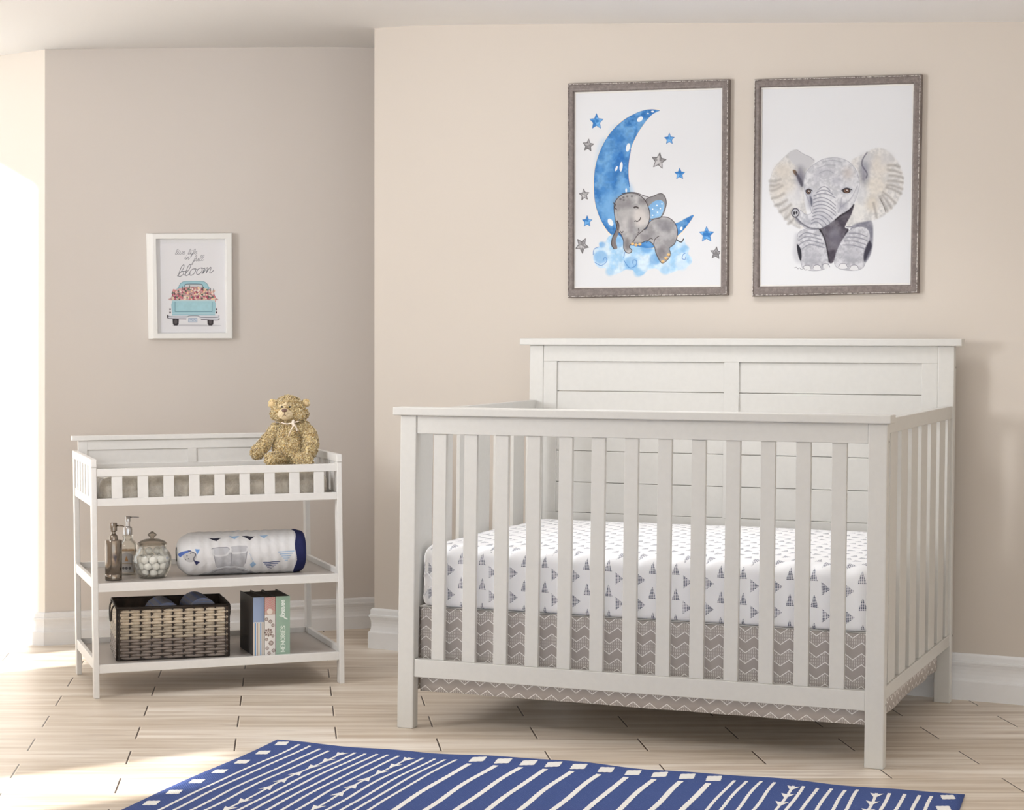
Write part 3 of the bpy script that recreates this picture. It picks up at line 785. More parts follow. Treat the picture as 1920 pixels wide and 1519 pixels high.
# ---- books ----
UC={'M':[[(0,0),(0,1),(.5,.3),(1,1),(1,0)]],'E':[[(1,0),(0,0),(0,1),(1,1)],[(0,.52),(.8,.52)]],'O':[[(.5,0),(.1,.2),(0,.5),(.1,.8),(.5,1),(.9,.8),(1,.5),(.9,.2),(.5,0)]],
 'R':[[(0,0),(0,1),(.7,1),(.95,.78),(.7,.52),(0,.52)],[(.45,.52),(1,0)]],'I':[[(.5,0),(.5,1)]],'S':[[(.95,.85),(.6,1),(.2,.92),(.1,.72),(.5,.52),(.9,.3),(.8,.07),(.4,0),(.05,.15)]]}
CURS={'f':[[(.0,.0),(.35,.3),(.62,1.0),(.5,1.35),(.3,1.1),(.2,.2),(.05,-.7),(-.1,-.6),(.1,-.1),(.5,.15),(.7,.3)]],
 'o':[[(.55,.75),(.2,.7),(.05,.3),(.2,0),(.5,.1),(.62,.5),(.45,.75),(.8,.6)]],'r':[[(0,0),(.15,.7),(.3,.62),(.6,.75),(.5,.3),(.55,.05),(.85,.2)]],
 'e':[[(0,.3),(.45,.45),(.5,.7),(.25,.72),(.08,.35),(.25,0),(.7,.25)]],'v':[[(0,.6),(.15,.7),(.2,.1),(.45,.1),(.65,.72),(.85,.6)]],
 'l':[[(0,.1),(.4,.9),(.35,1.35),(.15,1.1),(.1,.3),(.25,0),(.6,.25)]],'i':[[(0,.2),(.2,.7),(.18,.1),(.4,.05),(.6,.25)],[(.28,1.0),(.32,1.03)]],
 'n':[[(0,0),(.12,.7),(.1,.1),(.35,.65),(.5,.6),(.48,.1),(.65,.0),(.85,.25)]],'u':[[(0,.6),(.1,.7),(.1,.15),(.3,.02),(.52,.65),(.5,.1),(.7,.05),(.85,.25)]],
 'b':[[(0,.1),(.4,.9),(.35,1.4),(.15,1.1),(.1,.2),(.3,0),(.58,.25),(.5,.6),(.3,.55),(.8,.6)]],
 'm':[[(0,0),(.12,.7),(.1,.05),(.32,.65),(.45,.6),(.42,.05),(.65,.65),(.8,.6),(.78,.1),(.95,.0),(1.15,.3)]]}
ADV={'f':.62,'o':.72,'r':.72,'e':.6,'v':.78,'l':.48,'i':.5,'n':.78,'u':.78,'b':.72,'m':1.08}
def cursive(cv,txt,x,y,h,wd,col,slant=.25,rise=0,sp=1.0,mapf=None,wsc=1.0):
    mapf=mapf or (lambda a,b_:(a,b_)); cx=0
    for ch in txt:
        for st in CURS[ch]:
            cv.line([mapf(x+(cx+gx*wsc+gy*slant)*h,y-gy*h-rise*(cx+gx)*h) for gx,gy in st],wd,col)
        cx+=ADV[ch]*sp*wsc
BCOV=simple('book_charcoal_cover',rgb(78,74,72),.6); BPG=simple('book_pages',rgb(92,86,82),.8)
def book(px0,px1,py,label,paint,hh,yaw=21):
    a=on_level(px0,py,ZB); sc=F/a.y; bwid=(px1-px0)/sc/math.cos(math.radians(yaw))*.97; dep=.185
    o=empty('book',(a.x,a.y,ZB),math.radians(yaw),label,'book','photo album books on the bottom shelf')
    t=.0025
    bobj('cover',[(0,t,.001,dep,0,hh),(bwid-t,bwid,.001,dep,0,hh),(0,bwid,.0005,.003,0,hh)],BCOV,o,bev=.0006)
    bobj('pages',(t,bwid-t,.003,dep-.006,.003,hh-.004),BPG,o,bev=.0008)
    Wp=px1-px0; Hp=hh*sc
    cv=Canvas(px0,py-Hp,px1,py,int(Wp*5),int(Hp*4),(200,200,200)); paint(cv)
    cv.mesh('spine',lambda Xv,Yv:np.stack([(Xv-px0)/Wp*bwid,np.full_like(Xv,-.0002)-.0012*np.sin((Xv-px0)/Wp*PI),(py-Yv)/Hp*hh],1),print_mat('book_spine_print',.55),o)
    return o
k3=lambda x,y:(310+x/4.22,960+y/4.22)
def pb(cv):
    cv.C[:]=(148,164,194); x0,x1=cv.x[0],cv.x[-1]; W_=x1-x0
    cv.C[cv.Y>k3(0,875)[1]]=(224,218,208)
    for f0,wd,c in ((.22,1.6,(60,140,205)),(.40,.9,(120,80,60)),(.52,.7,(80,70,70)),(.68,1.7,(60,140,205)),(.84,.8,(120,80,60)),(.08,.6,(150,120,100))):
        q=(np.abs(cv.X-(x0+f0*W_))<wd/2)&(cv.Y>k3(0,880)[1]); cv.C[q]=c
def pf(cv):
    cv.C[:]=(226,222,218)
    m_=cv.Y<k3(0,815)[1]; cv.C[m_]=(192,164,152)
    for i in range(6):
        y=962+160/1+i*4.4
        cv.line([(497,y+2),(501.5,y-2),(506,y+2),(510.5,y-2),(515.5,y+2)],.9,(205,120,130),smooth=False)
    cv.ell(*k3(825,790),5,5.5,(228,216,206)); 
    r2=random.Random(5)
    for (fx,fy,r) in ((815,955,9),(830,870,4.5),(800,850,4),(850,900,4),(835,1040,5.5),(805,1080,4),(855,1100,4.5),(800,1010,3.5),(850,985,3.5),(820,1120,4)):
        cx_,cy_=k3(fx,fy)
        for k in range(8):
            a=k*PI/4; cv.ell(cx_+r*.62*math.cos(a),cy_+r*.62*math.sin(a),r*.26,r*.2,(132,112,104),rot=a)
        cv.ell(cx_,cy_,r*.28,r*.28,(150,128,118)); cv.ell(cx_,cy_,r*.12,r*.12,(235,230,225))
def pg(cv):
    cv.C[:]=(150,176,158); cv.C*=(1+.05*(cv.N-.5))[...,None]
    x=k3(945,0)[0]; y=k3(0,1108)[1]; cx_=0; h=7.4
    for ch in 'MEMORIES':
        wd=5.6 if ch in 'M' else (1.8 if ch=='I' else 4.6)
        for st in UC[ch]: cv.line([(x-gy*h,y-cx_-gx*wd) for gx,gy in st],1.15,(234,240,232),smooth=ch in 'OS')
        cx_+=wd+1.75
    cursive(cv,'forever',0,0,6.9,1.2,(236,242,236),slant=.3,sp=1.0,mapf=lambda a,b_:(k3(942,0)[0]+b_,k3(0,845)[1]-a))
book(474.7,495.0,1230.0,'book with a blue and striped spine, nearest the basket on the bottom shelf',pb,.187)
book(496.4,516.0,1229.3,'book with a brown flowered spine between the blue and green ones',pf,.1865)
book(517.0,543.4,1228.2,'green book with white lettering on its spine, next to the flowered one',pg,.188)
# ======================= pictures =======================
def plane_pt(px,py,Pw,n,off=0):
    dr=Vector(ray(px,py)); o=Vector((Pw[0]+n[0]*off,Pw[1]+n[1]*off,0)); n3=Vector((n[0],n[1],0))
    t=(o-Vector((0,0,H))).dot(n3)/dr.dot(n3); return Vector((0,0,H))+dr*t
def quadtf(Q,Wc,Hc,crop):
    (tl,tr,br,bl)=Q; ox,oy,sc=crop
    def tf(p):
        x,y=ox+p[0]/sc,oy+p[1]/sc
        v=.5
        for _ in range(3):
            xl=tl[0]+(bl[0]-tl[0])*v; xr=tr[0]+(br[0]-tr[0])*v; u=(x-xl)/(xr-xl)
            yt=tl[1]+(tr[1]-tl[1])*u; yb=bl[1]+(br[1]-bl[1])*u; v=(y-yt)/(yb-yt)
        return (u*Wc,v*Hc)
    return tf
def quadmap(W4,Wc,Hc):
    A4=[np.array(p) for p in W4]
    def fn(Xv,Yv):
        u=(Xv/Wc)[:,None]; v=(Yv/Hc)[:,None]
        return (A4[0]*(1-u)+A4[1]*u)*(1-v)+(A4[3]*(1-u)+A4[2]*u)*v
    return fn
def frame_mesh(name,outer,inner,n,prof,mat,parent,org,ridge=None):
    bm=bmesh.new(); n3=Vector((n[0],n[1],0)); R=[]
    for o_,i_ in zip(outer,inner): R.append([bm.verts.new(o_.lerp(i_,s)+n3*h-org) for s,h in prof])
    for k in range(4):
        a,b_=R[k],R[(k+1)%4]
        for j in range(len(prof)-1): bm.faces.new((a[j],a[j+1],b_[j+1],b_[j])).material_index=(1 if ridge and j in ridge else 0)
    bmesh.ops.recalc_face_normals(bm,faces=bm.faces)
    return put(name,bm,mat,parent)
def wood_frame_mat():
    m=M('weathered_grey_wood',rough=.5); v=m.coord(); x,y,z=m.xyz(v)
    n=m.noise(m.scale(v,(30,30,30)),2.5,6,.7,.5); n2=m.noise(m.scale(v,(140,140,140)),2.5,4,.8)
    c=m.mix(n.ss(.35,.7),rgb(112,101,97),rgb(136,126,121)); c=m.mix(n2.ss(.66,.80)*.6,c,rgb(190,184,178)); m.color(c); m.bump(n2,.35,.001); return m.m
WF=wood_frame_mat()
m_=M('worn_silver_edge',rough=.4); v_=m_.coord(); m_.color(m_.mix(m_.noise(v_,130,4,.8).ss(.40,.62),rgb(104,94,90),rgb(214,208,202))); WORN=m_.m
GAPM=simple('frame_shadow_gap',rgb(58,50,48),.7); PWr=P0-nr*.018
PAPER=print_mat('matte_art_paper',.7,0,.2)
FPROF=[(0,.0),(0,.016),(.08,.0205),(.19,.0215),(.24,.0185),(.70,.0195),(.86,.0185),(.93,.0160),(1.0,.0110),(1.0,.004)]
def art(label,outer,inner,crop,paint,bg,cat='picture'):
    org=plane_pt(sum(p[0] for p in outer)/4,sum(p[1] for p in outer)/4,PWr,nr)
    o=empty('framed_picture',org,0,label,cat,'framed elephant prints above the crib')
    n3=Vector((nr[0],nr[1],0))
    Wo=[plane_pt(x,y,PWr,nr,.018)-n3*.018 for x,y in outer]; Wi=[plane_pt(x,y,PWr,nr,.012)-n3*.012 for x,y in inner]
    frame_mesh('frame',Wo,Wi,nr,FPROF,[WF,WORN,GAPM],o,org,(2,))
    for q in o.children[0].data.polygons:
        pass
    fil=[(0,.0100),(.45,.0104),(1,.0085)]
    cw=[Wi[0].lerp(Wi[2],.008),Wi[1].lerp(Wi[3],.008),Wi[2].lerp(Wi[0],.008),Wi[3].lerp(Wi[1],.008)]
    frame_mesh('inner_edge',Wi,cw,nr,fil,simple('pale_frame_lining',rgb(228,226,222),.5),o,org)
    Wc=inner[1][0]-inner[0][0]; Hc=inner[3][1]-inner[0][1]
    cv=Canvas(0,0,Wc,Hc,int(Wc*1.7),int(Hc*1.7),bg,tf=quadtf(inner,Wc,Hc,crop)); paint(cv)
    cv.mesh('print',quadmap([p+n3*.008-org for p in Wi],Wc,Hc),PAPER,o)
    return o
B1=(52,122,196); B2=(120,172,220); B3=(168,206,236); GY=(150,148,150); GD=(96,92,94)
def star(cv,x,y,r,blue,rot=0):
    P=[]
    for i in range(10):
        a=-PI/2+rot+i*PI/5; q=r*1.05 if i%2==0 else r*.50
        P.append((x+q*math.cos(a)*.98,y+q*math.sin(a)*1.1))
    cv.poly(P,(58,126,196) if blue else (132,130,132),smooth=False,col2=(112,168,218) if blue else (186,184,186),fine=True,var=.1)
    cv.line(P,3.0/3.4 if blue else 4/3.4,(40,92,160) if blue else (70,66,68),closed=True,smooth=False,alpha=.75)
def paint_moon(cv):
    k=3.453
    moon=[(685,266),(640,259),(590,264),(530,285),(450,330),(370,405),(310,500),(270,610),(256,720),(262,850),(295,960),(350,1050),(430,1110),(530,1150),(640,1155),(740,1120),(820,1060),(870,1000),(903,943),(850,965),(790,995),(700,1005),(610,960),(540,890),(497,800),(482,700),(482,610),(497,520),(535,430),(590,345),(640,290)]
    cv.poly([(x+(5 if x>480 else -5),y+(5 if y>1000 else -3)) for x,y in moon],(248,226,198),soft=.8); cv.poly(moon,(50,112,180),col2=(104,156,206),var=.10)
    for (x,y,rx,ry,a) in ((330,650,60,200,.35),(420,430,60,70,.3),(365,900,55,110,.8),(450,800,55,70,.75)):
        cv.ell(x,y,rx,ry,B2,alpha=a,soft=9)
    cv.ell(430,560,40,120,(40,104,182),alpha=.35,soft=8); cv.line([(497,520),(482,610),(482,700),(490,760)],1.6,(34,92,170),alpha=.8); cv.line(moon[:12],1.0,(34,96,172),alpha=.6)
    for (x,y,rx,ry,r_) in ((558,322,22,14,-.7),(640,272,10,6,0),(610,285,6,4,0),(480,505,13,28,.25),(435,630,10,32,.1),(404,642,7,18,.4),(468,783,6,14,0),(365,990,16,26,-.5),(824,1030,8,12,.4)): cv.ell(x,y,rx,ry,(228,232,236),rot=r_)
    for s_ in ((272,338,46,1,0),(748,450,32,1,0),(814,677,33,1,0),(210,985,33,1,0),(984,1070,46,1,0),(217,492,36,0,.1),(680,592,47,0,.15),(190,812,33,0,-.1),(175,1140,45,0,.55),(1043,1190,35,0,.1)): star(cv,*s_)
    cl=[(250,1210),(262,1165),(290,1150),(292,1120),(330,1118),(350,1085),(400,1065),(440,1090),(470,1130),(560,1150),(620,1160),(680,1150),(730,1120),(780,1100),(830,1110),(845,1080),(850,1130),(875,1160),(868,1195),(890,1220),(888,1255),(850,1285),(810,1300),(780,1310),(740,1325),(700,1318),(660,1290),(610,1300),(580,1330),(540,1335),(510,1300),(470,1295),(430,1315),(390,1330),(350,1325),(335,1290),(290,1285),(258,1250)]
    cv.poly(cl,(160,200,232),col2=(206,224,238),var=.05,soft=.8)
    for (x,y,r,c,a) in ((300,1215,52,(104,160,214),.75),(500,1255,52,(104,160,214),.6),(655,1230,42,(88,148,208),.7),(600,1150,45,(84,146,210),.7),(420,1120,40,(96,156,214),.6),(845,1160,30,(120,172,218),.6),(360,1310,32,(140,188,226),.7),(545,1315,34,(140,188,226),.7),(720,1300,34,(140,188,226),.7),(830,1270,40,(196,218,236),.8),(310,1135,22,(78,140,206),.6)):
        cv.ell(x,y,r*.86,r*.84,c,alpha=a*.75,soft=3)
    for P in ([(262,1250),(300,1270),(335,1250),(340,1225),(325,1220),(316,1238)],[(455,1240),(490,1285),(530,1270),(535,1240),(515,1235),(510,1255)],[(850,1190),(835,1200),(830,1225),(848,1230),(852,1215)],[(250,1200),(256,1165),(285,1150)],[(452,1220),(460,1185),(485,1170)]): cv.line(P,1.2,(70,120,190),alpha=.8)
    # elephant
    ol=(64,56,56)
    body=[(600,1030),(625,985),(680,958),(735,958),(775,985),(797,1030),(798,1080),(780,1130),(748,1158),(755,1195),(740,1228),(708,1254),(688,1242),(662,1190),(648,1140),(610,1110),(560,1125),(505,1122),(480,1100),(520,1060),(570,1040)]
    cv.line([(785,1085),(800,1108),(825,1118),(838,1098)],1.8,ol)
    cv.poly(body,GY,col2=(176,174,176),var=.06); cv.ell(720,1010,50,35,(122,120,126),alpha=.5,soft=6); cv.ell(700,1190,30,45,(116,112,116),alpha=.6,soft=6); cv.ell(545,1095,40,20,(190,186,184),alpha=.6,soft=4); cv.ell(590,1090,30,22,(116,112,116),alpha=.5,soft=5)
    cv.line(body,1.3,ol,alpha=.85,closed=True); cv.line([(648,1130),(655,1100),(680,1080)],1.2,ol); cv.line([(600,1120),(625,1095),(640,1100)],1.0,ol)
    ear=[(585,885),(600,840),(650,818),(695,803),(722,830),(727,880),(700,950),(660,968),(620,968)]
    cv.poly(ear,(140,138,140),var=.05); cv.poly([(608,905),(630,870),(665,848),(700,850),(716,880),(695,948),(655,962),(622,962)],(126,172,216),col2=(150,192,228),var=.05); cv.line(ear,1.3,ol,alpha=.85)
    for q in ((640,905),(668,880),(672,925),(690,900),(640,945),(700,870)): cv.ell(q[0],q[1],4.5,4.5,(240,244,248))
    head=[(388,900),(395,860),(425,822),(475,802),(535,805),(580,835),(608,880),(622,940),(610,1005),(575,1045),(540,1075),(515,1115),(488,1148),(505,1170),(495,1188),(470,1186),(452,1158),(450,1110),(435,1070),(415,1045),(398,980)]
    cv.poly(head,(156,154,156),col2=(184,182,182),var=.05)
    cv.ell(450,860,60,40,(122,119,122),alpha=.55,soft=8); cv.ell(560,960,50,60,(212,206,202),alpha=.8,soft=9); cv.ell(470,960,40,60,(190,187,186),alpha=.6,soft=8); cv.ell(500,1010,20,50,(120,116,120),alpha=.5,soft=6); cv.ell(475,1130,16,40,(104,98,98),alpha=.6,soft=4); cv.ell(580,850,30,20,(110,106,108),alpha=.6,soft=5)
    for q in ((430,840),(450,828),(475,822),(452,846),(505,822)): cv.ell(q[0],q[1],7,6,(92,88,92),alpha=.7,soft=1)
    cv.line(head,1.4,ol,alpha=.85,closed=True); cv.line([(440,805),(480,797),(530,798),(575,815),(612,826)],1.4,ol,alpha=.9)
    cv.poly([(410,980),(402,1040),(378,1090),(372,1135),(388,1162),(410,1158),(400,1110),(418,1060),(425,1010)],(128,120,120),var=.05); cv.line([(410,980),(402,1040),(378,1090),(372,1135),(388,1162)],1.5,ol); cv.line([(405,985),(418,1000),(412,1040)],1.2,ol)
    cv.line([(528,980),(542,984),(558,972),(562,960)],1.7,ol); cv.line([(528,980),(522,984)],1.2,ol); cv.ell(533,895,17,9,ol,rot=.1); cv.ell(533,899,11,5,(176,174,174),rot=.1)
    cv.line([(548,1030),(552,1050),(545,1060)],1.2,ol); cv.line([(430,1048),(440,1058),(448,1048)],1.2,ol); cv.line([(385,865),(398,875),(392,895),(405,905)],1.4,ol)
    for q in ((510,1130),(533,1136),(557,1133),(706,1244),(726,1222),(743,1200)): cv.ell(q[0],q[1],11,9,(222,186,130)); cv.line([(q[0]-9,q[1]+6),(q[0],q[1]+9),(q[0]+9,q[1]+4)],.8,(150,110,70))
def paint_ele(cv):
    d1=(92,90,98); L0=(206,206,210)
    le=[(468,612),(440,588),(395,570),(355,543),(315,556),(262,600),(205,665),(182,735),(176,800),(197,870),(238,930),(282,985),(330,1022),(385,1042),(425,1000),(410,900),(398,770),(415,680),(450,640)]
    cv.poly(le,(192,191,191),col2=(208,206,204),soft=2,var=.06,fine=True)
    cv.poly([(468,612),(440,588),(395,570),(350,543),(300,570),(330,630),(400,660),(440,650)],(192,192,196),soft=3)
    for (x,y,rx,ry,c,a) in ((270,680,60,50,(206,198,188),.7),(240,800,50,60,(214,208,200),.7),(300,780,50,60,(208,200,190),.5),(375,700,26,50,(120,118,132),.75),(385,740,14,40,(80,78,92),.6),(330,860,60,60,(212,212,214),.7),(300,930,40,40,(198,194,190),.6),(365,790,20,60,(196,196,204),.6)):
        cv.ell(x,y,rx,ry,c,alpha=a,soft=10)
    for (a,b_) in (((188,800),(260,770)),((196,850),(270,820)),((215,895),(290,860)),((245,935),(315,890)),((180,740),(250,730)),((280,980),(330,920)),((186,770),(240,760)),((300,1010),(350,960))): cv.line([a,((a[0]+b_[0])/2,(a[1]+b_[1])/2+6),b_],4,(142,136,132),alpha=.6,soft=2.5)
    cv.line([(355,543),(400,570),(440,588),(468,612)],1.0,(150,150,160),alpha=.8); cv.line([(355,543),(315,556),(262,600),(205,665),(182,735),(176,800)],.8,(176,176,178),alpha=.6)
    cv.poly([(328,672),(345,670),(358,690),(352,705),(338,696)],(120,100,84)); cv.poly([(345,680),(380,720),(395,760),(385,775),(360,730)],(70,68,80),soft=2,alpha=.8)
    re=[(700,622),(735,590),(780,570),(830,540),(880,530),(930,552),(985,610),(1018,680),(1026,750),(1010,830),(975,890),(930,940),(870,978),(800,998),(730,1018),(672,1030),(665,990),(700,930),(728,880),(752,790),(748,690)]
    cv.poly(re,(198,197,197),col2=(212,210,208),soft=2.5,var=.06,fine=True)
    for (x,y,rx,ry,c,a) in ((880,640,60,70,(212,204,194),.6),(860,770,60,60,(214,206,194),.6),(830,880,40,50,(206,198,186),.8),(920,600,40,40,(196,196,200),.6),(780,700,22,60,(110,110,124),.75),(790,640,30,40,(150,152,164),.6),(760,820,40,60,(198,200,206),.6),(740,930,50,50,(220,219,216),.7),(800,590,40,24,(190,192,198),.6),(950,720,40,40,(206,204,202),.6)):
        cv.ell(x,y,rx,ry,c,alpha=a,soft=10)
    for (a,b_) in (((1010,690),(930,670)),((1020,750),(930,740)),((1010,820),(920,780)),((975,880),(900,810)),((925,930),(880,840)),((1000,650),(930,640)),((1016,790),(925,765)),((860,970),(840,880)),((950,910),(895,830)),((1022,720),(940,705))): cv.line([a,((a[0]+b_[0])/2,(a[1]+b_[1])/2-5),b_],3.5,(138,132,128),alpha=.6,soft=2.2)
    cv.line([(915,935),(905,900),(880,850)],1.6,(120,116,112),alpha=.8); cv.line([(800,560),(775,600),(770,640),(800,690),(795,720)],2.2,(90,88,102),alpha=.8,soft=1); cv.line([(672,1030),(700,1030),(760,1015),(820,998)],1.4,(90,90,104),alpha=.8)
    # body and legs
    cv.poly([(720,1015),(800,995),(832,1000),(838,1080),(830,1180),(800,1245),(780,1250),(770,1150),(700,1060)],(150,150,160),soft=2,col2=(120,120,132)); cv.poly([(345,1080),(335,1150),(330,1200),(350,1250),(385,1250),(380,1150),(365,1080)],(190,190,196),soft=5,alpha=.8)
    cv.poly([(495,1035),(560,1000),(640,955),(715,888),(702,950),(662,1030),(685,1050),(640,1130),(600,1225),(585,1256),(562,1256),(552,1200),(530,1110)],(104,100,108),soft=1.2,col2=(74,68,78),var=.12)
    cv.ell(600,1090,40,60,(134,132,144),alpha=.55,soft=8); cv.line([(497,1036),(525,1090),(545,1160),(560,1250)],2.6,(38,34,38),soft=1); cv.line([(715,890),(690,925),(640,955),(600,985)],3,(48,44,50),soft=1.2); cv.line([(680,1050),(640,1130),(600,1220)],2.2,(50,46,54),soft=1)
    for leg,off in (([(362,1075),(400,1047),(450,1040),(500,1058),(530,1110),(548,1190),(556,1270),(520,1302),(450,1308),(395,1292),(378,1240),(358,1150)],0),([(690,1052),(740,1030),(790,1035),(815,1065),(815,1120),(790,1190),(786,1270),(750,1302),(680,1306),(620,1292),(596,1262),(604,1200),(640,1120)],1)):
        cv.poly(leg,(178,178,185),col2=(198,198,203),soft=1.2,var=.07,fine=True); cv.line(leg,1.0,(130,130,140),alpha=.6,closed=True)
    for x,y in ((460,1215),(700,1205)): cv.ell(x,y,60,45,(168,168,176),alpha=.6,soft=10); cv.ell(x,y+40,40,18,(150,150,158),alpha=.5,soft=6)
    for (y0,xa,xb) in ((1075,370,500),(1100,365,515),(1125,368,525),(1150,390,530)): cv.line([(xa,y0+20),((xa+xb)/2-20,y0-8),(xb,y0+12)],1.7,(118,118,130),alpha=.75,soft=.8)
    for (y0,xa,xb) in ((1070,690,800),(1095,675,800),(1120,660,790),(1145,650,780)): cv.line([(xa,y0),((xa+xb)/2,y0+2),(xb,y0+22)],1.7,(118,118,130),alpha=.75,soft=.8)
    cv.poly([(356,1140),(380,1170),(386,1220),(378,1245),(362,1200)],(46,44,52),soft=1); cv.poly([(812,1120),(830,1150),(810,1200),(785,1250),(780,1200)],(60,58,70),soft=2)
    for (x,y) in ((420,1290),(485,1288),(540,1280)): cv.ell(x,y,27 if x<540 else 16,17,(216,216,218)); cv.line([(x-25,y+4),(x-18,y-12),(x,y-17),(x+18,y-12),(x+25,y+4)],1.1,(130,130,138))
    for (x,y) in ((650,1280),(720,1290)): cv.ell(x,y,30,17,(216,216,218)); cv.line([(x-28,y+4),(x-18,y-14),(x,y-18),(x+18,y-14),(x+28,y+4)],1.1,(130,130,138))
    # head and trunk
    head=[(470,632),(520,603),(580,592),(640,598),(695,625),(735,680),(752,750),(745,810),(715,885),(680,925),(630,955),(590,990),(540,1025),(490,1045),(430,1045),(385,1018),(345,970),(322,945),(330,917),(352,912),(385,930),(412,952),(445,945),(455,910),(435,870),(412,820),(400,760),(410,695),(440,655)]
    cv.poly(head,(188,189,195),col2=(206,206,210),soft=1,var=.06,fine=True); cv.line(head,.9,(132,132,144),alpha=.65,closed=True)
    for (x,y,rx,ry,c,a) in ((530,680,60,20,(168,168,178),.7),(480,730,20,30,(172,172,182),.6),(610,735,25,25,(160,160,172),.6),(680,690,30,35,(184,176,174),.7),(700,800,40,60,(212,212,216),.7),(440,860,18,50,(140,142,156),.7),(645,900,26,24,(146,146,160),.7),(500,920,40,60,(184,184,192),.6),(440,1000,50,22,(160,160,170),.5),(560,900,40,70,(214,214,218),.7),(540,980,40,30,(170,170,180),.6),(600,620,60,16,(188,190,196),.7)): cv.ell(x,y,rx,ry,c,alpha=a,soft=9)
    for i in range(11):
        y=785+i*22; xa=462-max(0,i-5)*3+max(0,2-i)*18; xb=602-max(0,i-6)*17-max(0,2-i)*16
        cv.line([(xa+(xb-xa)*t,y+22-34*math.sin(PI*(.15+.72*t))+34*t*t*(1 if i>2 else .3)) for t in (0,.2,.4,.6,.8,1)],1.5,(112,112,126),alpha=.75,soft=.6)
    for P in ([(490,660),(540,640),(600,640)],[(500,690),(550,672),(590,690)],[(520,620),(580,608),(640,620)],[(415,820),(440,900),(450,940)],[(740,770),(700,850),(640,900)],[(640,845),(635,900),(620,940)]): cv.line(P,1.2,(140,140,152),alpha=.65,soft=.8)
    cv.line([(345,965),(390,1010),(440,1038),(495,1042)],2.2,(70,70,82),alpha=.8,soft=1.2); cv.line([(350,985),(380,1010)],3,(100,100,112),alpha=.6,soft=2)
    cv.ell(346,942,24,27,(178,178,184)); cv.line([(326,925),(322,948),(338,968),(360,962),(370,940),(358,918),(338,915),(326,925)],1.6,(64,62,70)); cv.ell(338,943,6,11,(50,48,54)); cv.ell(354,940,6,10,(50,48,54))
    for ex,ey,w_ in ((430,808,17),(672,802,26)):
        cv.ell(ex,ey-4,w_*1.5,24,(170,172,182),alpha=.7,soft=4); cv.ell(ex,ey,w_,15,(58,50,50)); cv.ell(ex,ey,w_*.62,10,(120,92,78)); cv.ell(ex,ey,w_*.3,6,(24,20,22)); cv.ell(ex+3,ey-4,3.5,3.5,(250,250,250)); cv.line([(ex-w_-4,ey-4),(ex,ey-18),(ex+w_+8,ey-6)],1.6,(56,52,58))
    cv.poly([(440,835),(455,860),(452,900),(444,880)],(96,98,112),soft=2)
    cv.line([(340,1290),(352,1286),(362,1296),(374,1290),(384,1300),(400,1294),(410,1304),(420,1300)],1.0,(110,110,118),alpha=.7)
art('framed print of a grey baby elephant asleep on a blue crescent moon',[(1064.6,156.6),(1366.7,148),(1363.8,553.4),(1064.6,558.6)],[(1077,172.9),(1354.2,164.8),(1351.3,537.8),(1076.2,540.4)],(1040,130,3.453),paint_moon,(220,221,224))
art('framed print of a pale grey baby elephant with big spread ears',[(1414.3,148.7),(1727.8,139.3),(1721,549.6),(1410.1,556.1)],[(1427,164.4),(1713,157),(1707,534),(1424,537.2)],(1390,120,3.375),paint_ele,(220,221,224))
